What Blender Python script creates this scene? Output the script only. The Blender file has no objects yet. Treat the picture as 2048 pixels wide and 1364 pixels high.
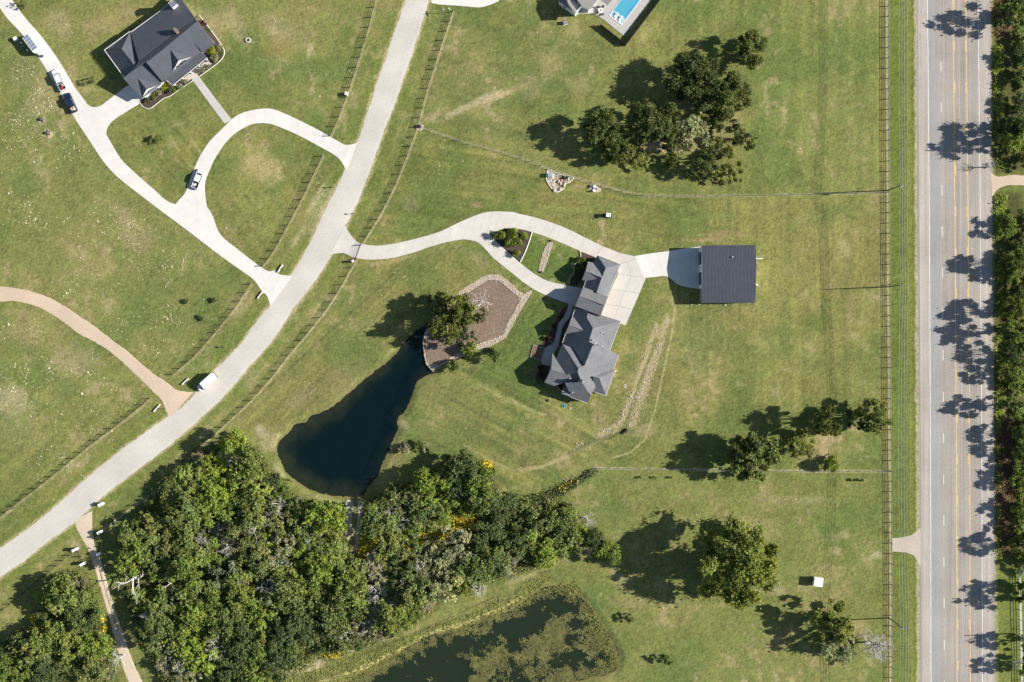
import bpy, math, random
import numpy as np
from mathutils import Vector, Matrix
R = math.radians
random.seed(7)
rng = np.random.default_rng(7)
scene = bpy.context.scene
col = scene.collection
# ------------------------------------------------------------------ camera, sky, sun, exposure
ALT, PPM = 300.0, 6.8                      # camera height in metres; photo pixels per metre on the ground
cam = bpy.data.objects.new('camera', bpy.data.cameras.new('camera'))
cam.location = (0, 0, ALT); cam.rotation_euler = (0, 0, 0)
cam.data.sensor_width = 36; cam.data.lens = 36 * ALT / (2048 / PPM)
cam.data.clip_start = 1; cam.data.clip_end = 12000
col.objects.link(cam); scene.camera = cam
SUN_EL, SUN_AZ = 28.0, 2.4                 # degrees; azimuth counter-clockwise from +x
world = bpy.data.worlds.new('World'); scene.world = world; world.use_nodes = True
wn = world.node_tree
sky = wn.nodes.new('ShaderNodeTexSky'); sky.sky_type = 'NISHITA'; sky.sun_disc = False
sky.sun_elevation = R(SUN_EL); sky.sun_rotation = R(90 - SUN_AZ); sky.air_density = 1.0; sky.dust_density = 0.6
bg = wn.nodes['Background']; bg.inputs[1].default_value = 0.062
wn.links.new(sky.outputs[0], bg.inputs[0])
sun = bpy.data.objects.new('sun', bpy.data.lights.new('sun', 'SUN'))
sun.data.energy = 5.0; sun.data.angle = R(0.55); sun.data.color = (1.0, 0.945, 0.865)
sdir = Vector((math.cos(R(SUN_EL)) * math.cos(R(SUN_AZ)), math.cos(R(SUN_EL)) * math.sin(R(SUN_AZ)), math.sin(R(SUN_EL))))
sun.rotation_euler = sdir.to_track_quat('Z', 'Y').to_euler(); sun.location = sdir * 400
col.objects.link(sun)
vs = scene.view_settings
vs.view_transform = 'Standard'; vs.look = 'None'; vs.gamma = 1.0; vs.use_curve_mapping = False; vs.exposure = 0.92
scene.cycles.max_bounces = 6; scene.cycles.transparent_max_bounces = 8
# ------------------------------------------------------------------ helpers
def W(px, py, z=0.0):
    k = (ALT - z) / ALT / PPM
    return Vector(((px - 1024) * k, (682 - py) * k, z))
def zt(ox, oy, s):
    return lambda pts: [(ox + x / s, oy + y / s) for x, y in pts]
def tag(o, label=None, cat=None, group=None, kind=None):
    if label: o['label'] = label
    if cat: o['category'] = cat
    if group: o['group'] = group
    if kind: o['kind'] = kind
    return o
def empty(name, loc, rz=0.0):
    o = bpy.data.objects.new(name, None); o.empty_display_size = 0.3
    o.location = loc; o.rotation_euler = (0, 0, rz); col.objects.link(o); return o
class MB:
    def __init__(s): s.v = []; s.f = []; s.m = []
    def add(s, vs_, fs, mi=0):
        b = len(s.v); s.v += [tuple(p) for p in vs_]
        for f in fs: s.f.append(tuple(i + b for i in f)); s.m.append(mi)
        return s
    def box(s, c, d, rz=0.0, mi=0, top=(1, 1), shift=(0, 0)):
        cx, cy, cz = c; dx, dy, dz = d[0] / 2, d[1] / 2, d[2] / 2
        ca, sa = math.cos(rz), math.sin(rz); p = []
        for zz, tx, ty, ox, oy in ((-dz, 1, 1, 0, 0), (dz, top[0], top[1], shift[0], shift[1])):
            for a, b in ((-1, -1), (1, -1), (1, 1), (-1, 1)):
                x, y = a * dx * tx + ox, b * dy * ty + oy
                p.append((cx + x * ca - y * sa, cy + x * sa + y * ca, cz + zz))
        return s.add(p, [(3, 2, 1, 0), (4, 5, 6, 7), (0, 1, 5, 4), (1, 2, 6, 5), (2, 3, 7, 6), (3, 0, 4, 7)], mi)
    def prism(s, poly, z0, z1, mi=0, inset=1.0):
        n = len(poly); cx = sum(p[0] for p in poly) / n; cy = sum(p[1] for p in poly) / n
        a = sum(poly[i][0] * poly[(i + 1) % n][1] - poly[(i + 1) % n][0] * poly[i][1] for i in range(n))
        if a < 0: poly = poly[::-1]
        vv = [(x, y, z0) for x, y, *_ in poly] + [(cx + (x - cx) * inset, cy + (y - cy) * inset, z1) for x, y, *_ in poly]
        fs = [tuple(range(n))[::-1], tuple(range(n, 2 * n))] + [(i, (i + 1) % n, n + (i + 1) % n, n + i) for i in range(n)]
        return s.add(vv, fs, mi)
    def tube(s, path, rad, n=6, mi=0, caps=True):
        path = [Vector(p) for p in path]; rs = rad if isinstance(rad, (list, tuple)) else [rad] * len(path); rings = []
        for i, p in enumerate(path):
            t = (path[min(i + 1, len(path) - 1)] - path[max(i - 1, 0)])
            t = t.normalized() if t.length > 1e-9 else Vector((0, 0, 1))
            u = t.cross(Vector((0, 0, 1))) if abs(t.z) < 0.95 else t.cross(Vector((1, 0, 0)))
            u.normalize(); w = t.cross(u)
            rings.append([p + (u * math.cos(2 * math.pi * k / n) + w * math.sin(2 * math.pi * k / n)) * rs[i] for k in range(n)])
        vv = [q for r in rings for q in r]; fs = []
        for i in range(len(rings) - 1):
            for k in range(n):
                fs.append((i * n + k, i * n + (k + 1) % n, (i + 1) * n + (k + 1) % n, (i + 1) * n + k))
        if caps: fs += [tuple(range(n))[::-1], tuple((len(rings) - 1) * n + k for k in range(n))]
        return s.add(vv, fs, mi)
    def cyl(s, c, r, h, n=12, mi=0, r2=None):
        x, y, z = c; return s.prism([(x + r * math.cos(2 * math.pi * k / n), y + r * math.sin(2 * math.pi * k / n)) for k in range(n)], z, z + h, mi, 1.0 if r2 is None else r2 / r)
    def mesh(s, name, mats, smooth=False):
        me = bpy.data.meshes.new(name); me.from_pydata(s.v, [], s.f)
        for m in (mats if isinstance(mats, (list, tuple)) else [mats]): me.materials.append(m)
        if any(s.m): me.polygons.foreach_set('material_index', s.m)
        if smooth: me.polygons.foreach_set('use_smooth', [True] * len(s.f))
        me.update(); return me
    def build(s, name, mats, parent=None, smooth=False):
        return link(name, s.mesh(name, mats, smooth), parent)
def link(name, me, parent=None, loc=None, rz=None, scale=None):
    o = bpy.data.objects.new(name, me); col.objects.link(o)
    if parent: o.parent = parent
    if loc is not None: o.location = loc
    if rz is not None: o.rotation_euler = (0, 0, rz)
    if scale is not None: o.scale = scale if hasattr(scale, '__len__') else (scale,) * 3
    return o
def np_mesh(name, verts, quads, mat, smooth=False, cols=None):
    me = bpy.data.meshes.new(name); nv, nf, k = len(verts), len(quads), quads.shape[1]
    me.vertices.add(nv); me.vertices.foreach_set('co', np.ascontiguousarray(verts, dtype=np.float32).ravel())
    me.loops.add(nf * k); me.loops.foreach_set('vertex_index', np.ascontiguousarray(quads, dtype=np.int32).ravel())
    me.polygons.add(nf); me.polygons.foreach_set('loop_start', np.arange(0, nf * k, k, dtype=np.int32))
    if smooth: me.polygons.foreach_set('use_smooth', np.ones(nf, dtype=bool))
    me.update(calc_edges=True)
    if cols is not None:
        a = me.color_attributes.new('tint', 'FLOAT_COLOR', 'POINT')
        c4 = np.ones((nv, 4), np.float32); c4[:, :3] = cols; a.data.foreach_set('color', c4.ravel())
    me.materials.append(mat); return me
# ------------------------------------------------------------------ materials
def nodes(name):
    m = bpy.data.materials.new(name); m.use_nodes = True
    return m, m.node_tree, m.node_tree.nodes['Principled BSDF']
def noise(nt, scale, detail=4, rough=0.6, coord='Object'):
    tc = nt.nodes.new('ShaderNodeTexCoord'); n = nt.nodes.new('ShaderNodeTexNoise')
    n.inputs['Scale'].default_value = scale; n.inputs['Detail'].default_value = detail; n.inputs['Roughness'].default_value = rough
    nt.links.new(tc.outputs[coord], n.inputs['Vector']); return n.outputs['Fac']
def ramp(nt, fac, stops):
    r = nt.nodes.new('ShaderNodeValToRGB'); e = r.color_ramp.elements
    while len(e) < len(stops): e.new(0.5)
    for k, (p, c) in enumerate(stops):
        e[k].position = p; e[k].color = (*c, 1) if hasattr(c, '__len__') else (c, c, c, 1)
    nt.links.new(fac, r.inputs[0]); return r.outputs[0]
def mixc(nt, a, b, fac, mode='MIX'):
    m = nt.nodes.new('ShaderNodeMix'); m.data_type = 'RGBA'; m.blend_type = mode
    for s, v in ((6, a), (7, b), (0, fac)):
        if hasattr(v, 'is_output'): nt.links.new(v, m.inputs[s])
        else: m.inputs[s].default_value = (*v, 1) if hasattr(v, '__len__') else v
    return m.outputs[2]
def bump(nt, b, h, strength=0.4, dist=0.1):
    n = nt.nodes.new('ShaderNodeBump'); n.inputs['Strength'].default_value = strength; n.inputs['Distance'].default_value = dist
    nt.links.new(h, n.inputs['Height']); nt.links.new(n.outputs[0], b.inputs['Normal'])
def mat(name, c, rough=0.8, var=0.15, scale=3.0, metal=0.0, spec=0.3, obj=0.0, coord='Object', bmp=0.0, scale2=None, var2=0.0):
    m, nt, b = nodes(name)
    lo = tuple(x * (1 - var) for x in c); hi = tuple(min(x * (1 + var), 1) for x in c)
    f = noise(nt, scale, 5, 0.65, coord)
    o = ramp(nt, f, [(0.3, lo), (0.7, hi)])
    if scale2:
        g = ramp(nt, noise(nt, scale2, 3, 0.6, coord), [(0.3, 1 - var2), (0.7, 1 + var2)]); o = mixc(nt, o, g, 1.0, 'MULTIPLY')
    if obj:
        oi = nt.nodes.new('ShaderNodeObjectInfo'); g = ramp(nt, oi.outputs['Random'], [(0, 1 - obj), (1, 1 + obj)]); o = mixc(nt, o, g, 1.0, 'MULTIPLY')
    nt.links.new(o, b.inputs['Base Color']); b.inputs['Roughness'].default_value = rough
    b.inputs['Metallic'].default_value = metal; b.inputs['Specular IOR Level'].default_value = spec
    if bmp: bump(nt, b, f, bmp, 0.05)
    return m
def leaf_mat(name, c, var=0.5, obj=0.25, trans=0.36):
    m, nt, b = nodes(name)
    at = nt.nodes.new('ShaderNodeAttribute'); at.attribute_name = 'tint'
    o = mixc(nt, c, at.outputs['Color'], 1.0, 'MULTIPLY')
    oi = nt.nodes.new('ShaderNodeObjectInfo')
    g = ramp(nt, oi.outputs['Random'], [(0, (1 - obj, 1 - obj * 0.85, 1 - obj * .6)), (0.5, (1, 1, 1)), (1, (1 + obj * 1.1, 1 + obj, 1))])
    o = mixc(nt, o, g, 1.0, 'MULTIPLY'); nt.links.new(o, b.inputs['Base Color'])
    b.inputs['Roughness'].default_value = 0.6; b.inputs['Specular IOR Level'].default_value = 0.25
    t = nt.nodes.new('ShaderNodeBsdfTranslucent'); nt.links.new(mixc(nt, o, (1.1, 1.25, .55), 1.0, 'MULTIPLY'), t.inputs[0])
    mx = nt.nodes.new('ShaderNodeMixShader'); mx.inputs[0].default_value = trans
    nt.links.new(b.outputs[0], mx.inputs[1]); nt.links.new(t.outputs[0], mx.inputs[2])
    nt.links.new(mx.outputs[0], nt.nodes['Material Output'].inputs[0]); return m
M = {}
M['concrete'] = mat('concrete_pale', (.53, .497, .448), .85, .06, .5, obj=.035, coord='Object', scale2=.08, var2=.07)
M['concrete2'] = mat('concrete_bright', (.60, .577, .54), .85, .05, .5, obj=.03, scale2=.06, var2=.05)
M['walk'] = mat('concrete_walk', (.45, .43, .40), .85, .06, .8, obj=.04)
M['white'] = mat('white_paint', (.78, .78, .76), .5, .03, 2)
M['whitew'] = mat('white_siding', (.74, .735, .71), .7, .04, 2)
M['stonew'] = mat('pale_stone_wall', (.32, .29, .25), .9, .2, 3)
M['brick'] = mat('brown_brick', (.2, .15, .125), .9, .25, 4)
M['metalroof'] = mat('charcoal_metal_roof', (.082, .09, .107), .45, .14, .6, spec=.5)
M['barnroof'] = mat('barn_metal_roof', (.052, .063, .083), .45, .12, .5, spec=.5)
M['barnseam'] = mat('barn_roof_seam', (.10, .10, .108), .5, .1, .5, spec=.5)
M['seam'] = mat('roof_seam', (.06, .065, .075), .45, .05, 1, spec=.5)
M['shingle'] = mat('grey_shingle', (.155, .158, .168), .92, .3, 4.0, scale2=.35, var2=.12, spec=.15)
M['poolroof'] = mat('taupe_shingle', (.2, .19, .18), .9, .2, 4, spec=.15)
M['glass'] = mat('dark_glass', (.015, .02, .028), .08, .1, 1, spec=.6)
M['black'] = mat('black_plastic', (.02, .02, .022), .6, .1, 3)
M['tyre'] = mat('tyre_rubber', (.02, .02, .02), .85, .1, 3)
M['steel'] = mat('dull_steel', (.35, .36, .37), .45, .1, 3, metal=.6)
M['pipe'] = mat('dark_pipe_rail', (.03, .027, .025), .6, .2, 2)
M['pipegrey'] = mat('grey_pipe_rail', (.13, .125, .115), .6, .2, 2)
M['wood'] = mat('weathered_wood', (.16, .12, .09), .9, .3, 4)
M['darkwood'] = mat('dark_fence_board', (.055, .04, .034), .85, .3, 2, obj=.3)
M['deck'] = mat('brown_deck_board', (.17, .105, .075), .85, .3, 3, obj=.2)
M['bark'] = mat('tree_bark', (.10, .085, .07), .95, .3, 3)
M['deadwood'] = mat('grey_dead_wood', (.47, .44, .42), .9, .25, 3)
M['palewood'] = mat('bleached_wood', (.58, .55, .51), .9, .2, 3)
M['mulch'] = mat('brown_mulch', (.19, .138, .10), .95, .35, 1.6, scale2=.15, var2=.16, bmp=.5)
M['darkmulch'] = mat('dark_mulch', (.075, .05, .04), .95, .4, 2.0, bmp=.5)
M['stone'] = mat('tan_cobble', (.42, .35, .275), .9, .22, 2.5, bmp=.4)
M['rock'] = mat('limestone_rock', (.43, .36, .28), .9, .25, .7)
M['kerb'] = mat('pale_edging', (.62, .59, .52), .85, .1, 1)
M['blue'] = mat('navy_paint', (.012, .022, .055), .25, .1, 2, spec=.6)
M['red'] = mat('red_paint', (.35, .03, .03), .5, .1, 2)
M['teal'] = mat('teal_paint', (.10, .32, .33), .6, .1, 2)
M['greenbox'] = mat('pale_green_metal', (.26, .34, .33), .6, .1, 2)
M['panel'] = mat('blue_grey_panel', (.20, .235, .30), .35, .08, 1, spec=.5)
M['tan'] = mat('tan_cardboard', (.45, .36, .27), .8, .2, 3)
M['pooltile'] = mat('pool_plaster', (.13, .40, .49), .7, .05, 2)
M['coping'] = mat('white_coping', (.74, .73, .70), .7, .04, 1)
M['pooldeck'] = mat('grey_pool_deck', (.40, .385, .36), .9, .06, 1)
M['porch'] = mat('porch_floor', (.5, .44, .38), .85, .08, 1)
M['yellow'] = mat('yellow_line_paint', (.64, .45, .185), .7, .22, 1.2)
M['linew'] = mat('white_line_paint', (.66, .65, .63), .7, .15, 1.2)
M['insul'] = mat('pale_insulator', (.62, .62, .60), .5, .1, 2)
M['wire'] = mat('aluminium_wire', (.42, .44, .40), .5, .05, 1, metal=.2)
M['algae'] = mat('algae_mat', (.118, .115, .036), .9, .3, .8, obj=.0, scale2=.2, var2=.25)
M['ash'] = mat('pale_ash', (.5, .44, .36), .95, .2, 1)
M['flower'] = mat('pale_flower_heads', (.46, .41, .26), .9, .3, .25)
M['goldenrod'] = mat('yellow_flowers', (.56, .42, .03), .9, .3, .8)
L = {}
L['oak'] = leaf_mat('oak_leaves', (.135, .152, .046))
L['olive'] = leaf_mat('olive_leaves', (.205, .225, .07))
L['bright'] = leaf_mat('bright_leaves', (.24, .29, .056))
L['wood'] = leaf_mat('woodland_leaves', (.20, .232, .068), obj=.35)
L['pale'] = leaf_mat('grey_green_leaves', (.34, .34, .19), obj=.2)
L['dark'] = leaf_mat('dark_leaves', (.125, .160, .055), obj=.25)
L['brush'] = leaf_mat('brush_leaves', (.31, .28, .17), obj=.2)
L['yel'] = leaf_mat('yellow_green_leaves', (.34, .34, .04), obj=.15)
L['red'] = leaf_mat('purple_leaves', (.09, .035, .04), obj=.15)
# asphalt, gravel, water
def road_mat(name, c1, c2, streak, dirx=True, sc=.45):
    m, nt, b = nodes(name)
    o = ramp(nt, noise(nt, 2.2, 5, .7), [(.3, c1), (.7, c2)])
    o = mixc(nt, o, ramp(nt, noise(nt, .09, 4, .6), [(.3, .9), (.7, 1.1)]), 1.0, 'MULTIPLY')
    if streak:
        tc = nt.nodes.new('ShaderNodeTexCoord'); mp = nt.nodes.new('ShaderNodeMapping'); mp.inputs['Scale'].default_value = (1, .012, 1)
        nt.links.new(tc.outputs['Object'], mp.inputs[0]); n = nt.nodes.new('ShaderNodeTexNoise'); n.inputs['Scale'].default_value = sc; n.inputs['Detail'].default_value = 5
        n.inputs['Roughness'].default_value = .7; nt.links.new(mp.outputs[0], n.inputs['Vector'])
        o = mixc(nt, o, ramp(nt, n.outputs['Fac'], [(.3, 1 - streak), (.7, 1 + streak)]), 1.0, 'MULTIPLY')
    nt.links.new(o, b.inputs['Base Color']); b.inputs['Roughness'].default_value = .9; b.inputs['Specular IOR Level'].default_value = .2
    return m
M['asphalt'] = road_mat('aged_asphalt', (.26, .235, .208), (.348, .316, .282), .2, sc=.9)
M['shoulder'] = road_mat('pale_shoulder', (.32, .285, .25), (.42, .376, .332), .2, sc=1.1)
M['lane'] = road_mat('patched_lane', (.258, .247, .236), (.322, .309, .296), .10, sc=.9)
M['chipseal'] = road_mat('chip_seal', (.44, .412, .37), (.55, .516, .464), 0)
M['gravel'] = road_mat('pink_gravel', (.46, .355, .265), (.57, .455, .345), 0)
M['sand'] = road_mat('tan_sand', (.47, .385, .285), (.60, .50, .38), 0)
M['palegravel'] = road_mat('pale_gravel', (.38, .33, .27), (.52, .45, .375), 0)
def water_mat(name, tint, body, fac):
    m, nt, b = nodes(name); nt.nodes.remove(b)
    tr = nt.nodes.new('ShaderNodeBsdfTransparent'); tr.inputs[0].default_value = (*tint, 1)
    df = nt.nodes.new('ShaderNodeBsdfDiffuse'); df.inputs[0].default_value = (*body, 1)
    m1 = nt.nodes.new('ShaderNodeMixShader'); m1.inputs[0].default_value = fac
    nt.links.new(tr.outputs[0], m1.inputs[1]); nt.links.new(df.outputs[0], m1.inputs[2])
    gl = nt.nodes.new('ShaderNodeBsdfGlossy'); gl.inputs[1].default_value = .06
    lw = nt.nodes.new('ShaderNodeLayerWeight'); lw.inputs[0].default_value = .5; pw = nt.nodes.new('ShaderNodeMath'); pw.operation = 'POWER'; pw.inputs[1].default_value = 5; nt.links.new(lw.outputs['Facing'], pw.inputs[0]); fr = nt.nodes.new('ShaderNodeMath'); fr.operation = 'MULTIPLY_ADD'; fr.inputs[1].default_value = .96; fr.inputs[2].default_value = .022; nt.links.new(pw.outputs[0], fr.inputs[0])
    bp = nt.nodes.new('ShaderNodeBump'); bp.inputs[0].default_value = .12; bp.inputs[1].default_value = .05
    nt.links.new(noise(nt, 1.3, 3, .5), bp.inputs['Height']); nt.links.new(bp.outputs[0], gl.inputs['Normal'])
    m2 = nt.nodes.new('ShaderNodeMixShader'); nt.links.new(fr.outputs[0], m2.inputs[0]); nt.links.new(m1.outputs[0], m2.inputs[1]); nt.links.new(gl.outputs[0], m2.inputs[2])
    nt.links.new(m2.outputs[0], nt.nodes['Material Output'].inputs[0]); return m
M['water'] = water_mat('dark_pond_water', (.62, .70, .58), (.0012, .011, .017), .54)
M['murk'] = water_mat('green_pond_water', (.55, .62, .42), (.022, .034, .020), .68)
M['poolwater'] = water_mat('pool_water', (.80, .95, .99), (.06, .4, .6), .05)
# ------------------------------------------------------------------ outlines in photo pixels at ground level
POND = [(804,687),(792,709),(769,727),(737,752),(707,779),(674,807),(649,822),(622,832),(612,844),(592,849),(582,862),(562,879),(554,897),(559,919),(577,947),(604,969),(637,984),(674,992),(702,994),(724,989),(742,969),(757,944),(769,914),(782,889),(792,862),(797,837),(812,819),(824,787),(839,759),(868,746),(852,727),(847,697),(846,672),(856,652),(840,656),(822,670)]
GPOND = [(690,1375),(737,1343),(787,1313),(862,1273),(937,1253),(987,1233),(1024,1222),(1060,1195),(1086,1177),(1120,1172),(1152,1186),(1184,1222),(1214,1266),(1233,1298),(1238,1322),(1224,1344),(1185,1356),(1144,1362),(1100,1385),(1000,1400),(760,1400)]
def smooth(pts, closed=False, n=6):
    P = [np.array(p, float) for p in pts]; m = len(P); out = []
    rngi = range(m if closed else m - 1)
    for i in rngi:
        if closed: a, b, c, d = P[i - 1], P[i], P[(i + 1) % m], P[(i + 2) % m]
        else: a, b, c, d = P[max(i - 1, 0)], P[i], P[i + 1], P[min(i + 2, m - 1)]
        for t in np.linspace(0, 1, n, endpoint=False):
            out.append(tuple(.5 * (2 * b + (c - a) * t + (2 * a - 5 * b + 4 * c - d) * t * t + (3 * b - a - 3 * c + d) * t ** 3)))
    if not closed: out.append(tuple(P[-1]))
    return out
def resample(pts, n):
    P = np.array(pts, float); d = np.r_[0, np.cumsum(np.hypot(*np.diff(P, axis=0).T))]; t = np.linspace(0, d[-1], n)
    return np.c_[np.interp(t, d, P[:, 0]), np.interp(t, d, P[:, 1])]
def vnoise(x, y, seed=0):
    r = np.random.default_rng(seed); T = r.random((256, 256))
    xi, yi = np.floor(x).astype(int), np.floor(y).astype(int); fx, fy = x - xi, y - yi
    fx = fx * fx * (3 - 2 * fx); fy = fy * fy * (3 - 2 * fy)
    g = lambda a, b: T[a & 255, b & 255]
    return (g(xi, yi) * (1 - fx) + g(xi + 1, yi) * fx) * (1 - fy) + (g(xi, yi + 1) * (1 - fx) + g(xi + 1, yi + 1) * fx) * fy
def fbm(x, y, s, seed=0, o=4):
    v = 0; a = .5; t = 0
    for k in range(o):
        v = v + a * vnoise(x / s + 17.3 * k, y / s + 9.1 * k, seed + k); t += a; a *= .55; s /= 2.1
    return v / t
def pdist(PX, PY, pts, closed=False):
    d = np.full(PX.shape, 1e9); m = len(pts)
    for i in range(m if closed else m - 1):
        (x0, y0), (x1, y1) = pts[i], pts[(i + 1) % m]; dx, dy = x1 - x0, y1 - y0; l2 = dx * dx + dy * dy + 1e-9
        t = np.clip(((PX - x0) * dx + (PY - y0) * dy) / l2, 0, 1)
        d = np.minimum(d, (PX - x0 - t * dx) ** 2 + (PY - y0 - t * dy) ** 2)
    return np.sqrt(d)
def inside(PX, PY, pts):
    c = np.zeros(PX.shape, bool); m = len(pts)
    for i in range(m):
        (x0, y0), (x1, y1) = pts[i], pts[(i + 1) % m]
        if y0 == y1: continue
        c ^= ((y0 > PY) != (y1 > PY)) & (PX < (x1 - x0) * (PY - y0) / (y1 - y0) + x0)
    return c
def inside1(x, y, pts):
    return bool(inside(np.array([x], float), np.array([y], float), pts)[0])
sst = lambda a, b, x: np.clip((x - a) / (b - a), 0, 1) ** 2 * (3 - 2 * np.clip((x - a) / (b - a), 0, 1))
POND_S = smooth(POND, True, 4); GPOND_S = smooth(GPOND, True, 4)
WOODS = [(385,905),(430,895),(470,870),(515,905),(560,960),(600,995),(660,1010),(690,1015),(688,1110),(716,1110),(735,1000),(770,985),(860,945),(900,915),(935,905),(985,940),(1000,985),(1050,990),(1110,985),(1170,1040),(1238,1100),(1232,1130),(1165,1092),(1100,1130),(1020,1152),(900,1200),(800,1265),(690,1310),(560,1364),(325,1380),(290,1290),(248,1190),(236,1090),(268,1030),(335,962)]
WOODS2 = [(65,1195),(110,1148),(160,1138),(195,1190),(205,1250),(230,1330),(232,1364),(0,1380),(0,1290),(50,1255),(80,1250)]
WOODS3 = [(1988,0),(2048,0),(2048,345),(1990,345),(1984,300),(1984,100)]
WOODS4 = [(1992,385),(2048,385),(2048,1100),(1992,1110),(1988,800),(1986,600)]
# fence lines
F_W1 = [(752,-6),(735,62),(716,122),(696,184),(678,232),(660,272)]
F_W2 = [(644,312),(612,380),(578,445),(548,500),(525,532)]
F_W3 = [(500,568),(470,615),(425,670),(385,715),(345,749)]
F_W4 = [(300,797),(240,845),(180,890),(100,955),(0,1033),(-20,1048)]
F_E = [(905,24),(880,98),(852,185),(836,248),(812,315),(790,370),(765,420),(738,465),(722,490)]
F_E2 = [(712,518),(686,565),(655,615),(610,672),(580,706),(540,758),(500,802),(440,858),(385,905),(330,960),(290,995),(240,1030),(206,1058)]
F_GL = [(153,1100),(110,1133),(60,1175),(0,1224),(-20,1240)]
F_HW = [(1774.5,-8),(1775.5,300),(1777,560),(1779,800),(1781,1000),(1782,1200),(1782,1375)]
F_N = [(840,254),(880,268),(940,288),(1010,306),(1060,322),(1100,338),(1150,356),(1200,370),(1250,384),(1290,391),(1400,392),(1500,391),(1620,389),(1774,385)]
F_S = [(1180,942),(1195,936),(1300,938),(1450,940),(1600,942),(1780,943)]
F_S2 = [(1180,944),(1120,985),(1060,1010),(980,1035),(860,1090)]
# ------------------------------------------------------------------ ground sheet with painted ground cover
st = .38
gx = np.arange(-160, 160 + st, st); gy = np.arange(-108, 108 + st, st)
far = np.array([164, 172, 190, 230, 320, 520, 900, 1700, 4000.])
gx = np.r_[-far[::-1], gx, far]; gy = np.r_[-far[::-1] + 50, gy, far - 50]
GX, GY = np.meshgrid(gx, gy); PX = 1024 + GX * PPM; PY = 682 - GY * PPM
C = np.zeros(GX.shape + (3,)); GZ = np.zeros(GX.shape)
OLIVE, DRY, GREEN, BARE, PALE, REDD, VIVID, DARKG = map(np.array, ((.153,.158,.058),(.245,.205,.108),(.098,.132,.042),(.34,.265,.175),(.40,.345,.24),(.20,.15,.07),(.118,.152,.033),(.052,.062,.026)))
n1 = fbm(PX, PY, 260, 1, 4); n2 = fbm(PX, PY, 70, 11, 4); n3 = fbm(PX, PY, 22, 21, 4); n4 = fbm(PX, PY, 7, 31, 3)
C[:] = OLIVE
def blend(c, a):
    C[:] = C * (1 - a[..., None]) + c * a[..., None]

def blob(x, y, rx, ry, c, a, rot=0, rag=.55):
    b = max(rx, ry) * 1.8; ix = np.where((gx * PPM + 1024 > x - b) & (gx * PPM + 1024 < x + b))[0]; iy = np.where((682 - gy * PPM > y - b) & (682 - gy * PPM < y + b))[0]
    if len(ix) == 0 or len(iy) == 0: return
    sl = (slice(iy[0], iy[-1] + 1), slice(ix[0], ix[-1] + 1)); ca, sa = math.cos(R(rot)), math.sin(R(rot))
    u = ((PX[sl] - x) * ca + (PY[sl] - y) * sa) / rx; v = (-(PX[sl] - x) * sa + (PY[sl] - y) * ca) / ry
    d = np.sqrt(u * u + v * v) + (n3[sl] - .5) * 2.2 * rag + (n4[sl] - .5) * 1.2 * rag
    w = (a * sst(1.15, .35, d))[..., None]; C[sl] = C[sl] * (1 - w) + np.array(c) * w
def strip(pts, wpx, c, a, rag=.6, soft=.6):
    xs = [p[0] for p in pts]; ys = [p[1] for p in pts]; b = wpx * 2.2 + 4
    ix = np.where((gx * PPM + 1024 > min(xs) - b) & (gx * PPM + 1024 < max(xs) + b))[0]; iy = np.where((682 - gy * PPM > min(ys) - b) & (682 - gy * PPM < max(ys) + b))[0]
    if len(ix) == 0 or len(iy) == 0: return
    sl = (slice(iy[0], iy[-1] + 1), slice(ix[0], ix[-1] + 1))
    d = pdist(PX[sl], PY[sl], pts) / wpx + (n4[sl] - .5) * 1.6 * rag + (n3[sl] - .5) * 1.2 * rag
    w = (a * sst(1.0 + soft * .5, 1.0 - soft, d))[..., None]; C[sl] = C[sl] * (1 - w) + np.array(c) * w
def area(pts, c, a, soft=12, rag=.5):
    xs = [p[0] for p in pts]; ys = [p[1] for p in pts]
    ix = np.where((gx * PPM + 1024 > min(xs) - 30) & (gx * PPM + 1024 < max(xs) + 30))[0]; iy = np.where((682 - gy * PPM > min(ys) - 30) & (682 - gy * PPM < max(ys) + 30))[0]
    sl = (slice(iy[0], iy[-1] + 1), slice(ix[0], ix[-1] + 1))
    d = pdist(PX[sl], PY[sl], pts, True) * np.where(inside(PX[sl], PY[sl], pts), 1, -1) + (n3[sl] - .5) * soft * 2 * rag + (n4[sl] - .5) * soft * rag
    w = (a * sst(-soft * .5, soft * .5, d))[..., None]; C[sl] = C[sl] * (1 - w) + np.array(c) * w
# regional turf
area([(820,260),(1290,395),(1400,392),(1400,480),(1290,520),(1130,450),(990,420),(880,460),(740,480)], (.142,.145,.052), .7, 14)
area([(1340,392),(1770,392),(1770,800),(1600,790),(1480,850),(1340,800),(1330,620),(1520,610),(1520,480),(1350,480)], (.172,.165,.064), .65, 16)
area([(1200,945),(1775,948),(1775,1364),(1240,1364),(1180,1200),(1240,1120),(1160,1040)], (.132,.150,.052), .65, 16)
area([(1240,0),(1770,0),(1770,385),(1420,385),(1500,300),(1540,60)], (.135,.158,.055), .6, 18)
area([(860,20),(1120,30),(1240,100),(1060,290),(850,240)], (.115,.130,.052), .55, 18)
area([(0,40),(200,300),(500,560),(340,740),(0,560)], (.150,.158,.062), .5, 20)
area([(700,540),(880,480),(960,510),(900,600),(790,680),(640,810),(560,860),(460,860),(600,700)], (.152,.145,.060), .6, 16)
area([(840,760),(1000,700),(1090,740),(1180,810),(1330,640),(1340,820),(1200,930),(1040,990),(860,920),(800,860)], (.140,.142,.058), .55, 14)
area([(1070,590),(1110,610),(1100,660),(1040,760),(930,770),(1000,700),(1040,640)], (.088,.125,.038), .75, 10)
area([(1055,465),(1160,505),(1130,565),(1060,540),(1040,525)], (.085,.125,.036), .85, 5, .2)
area([(230,250),(440,255),(380,360),(345,395),(230,290)], (.150,.148,.052), .6, 10)
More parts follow.
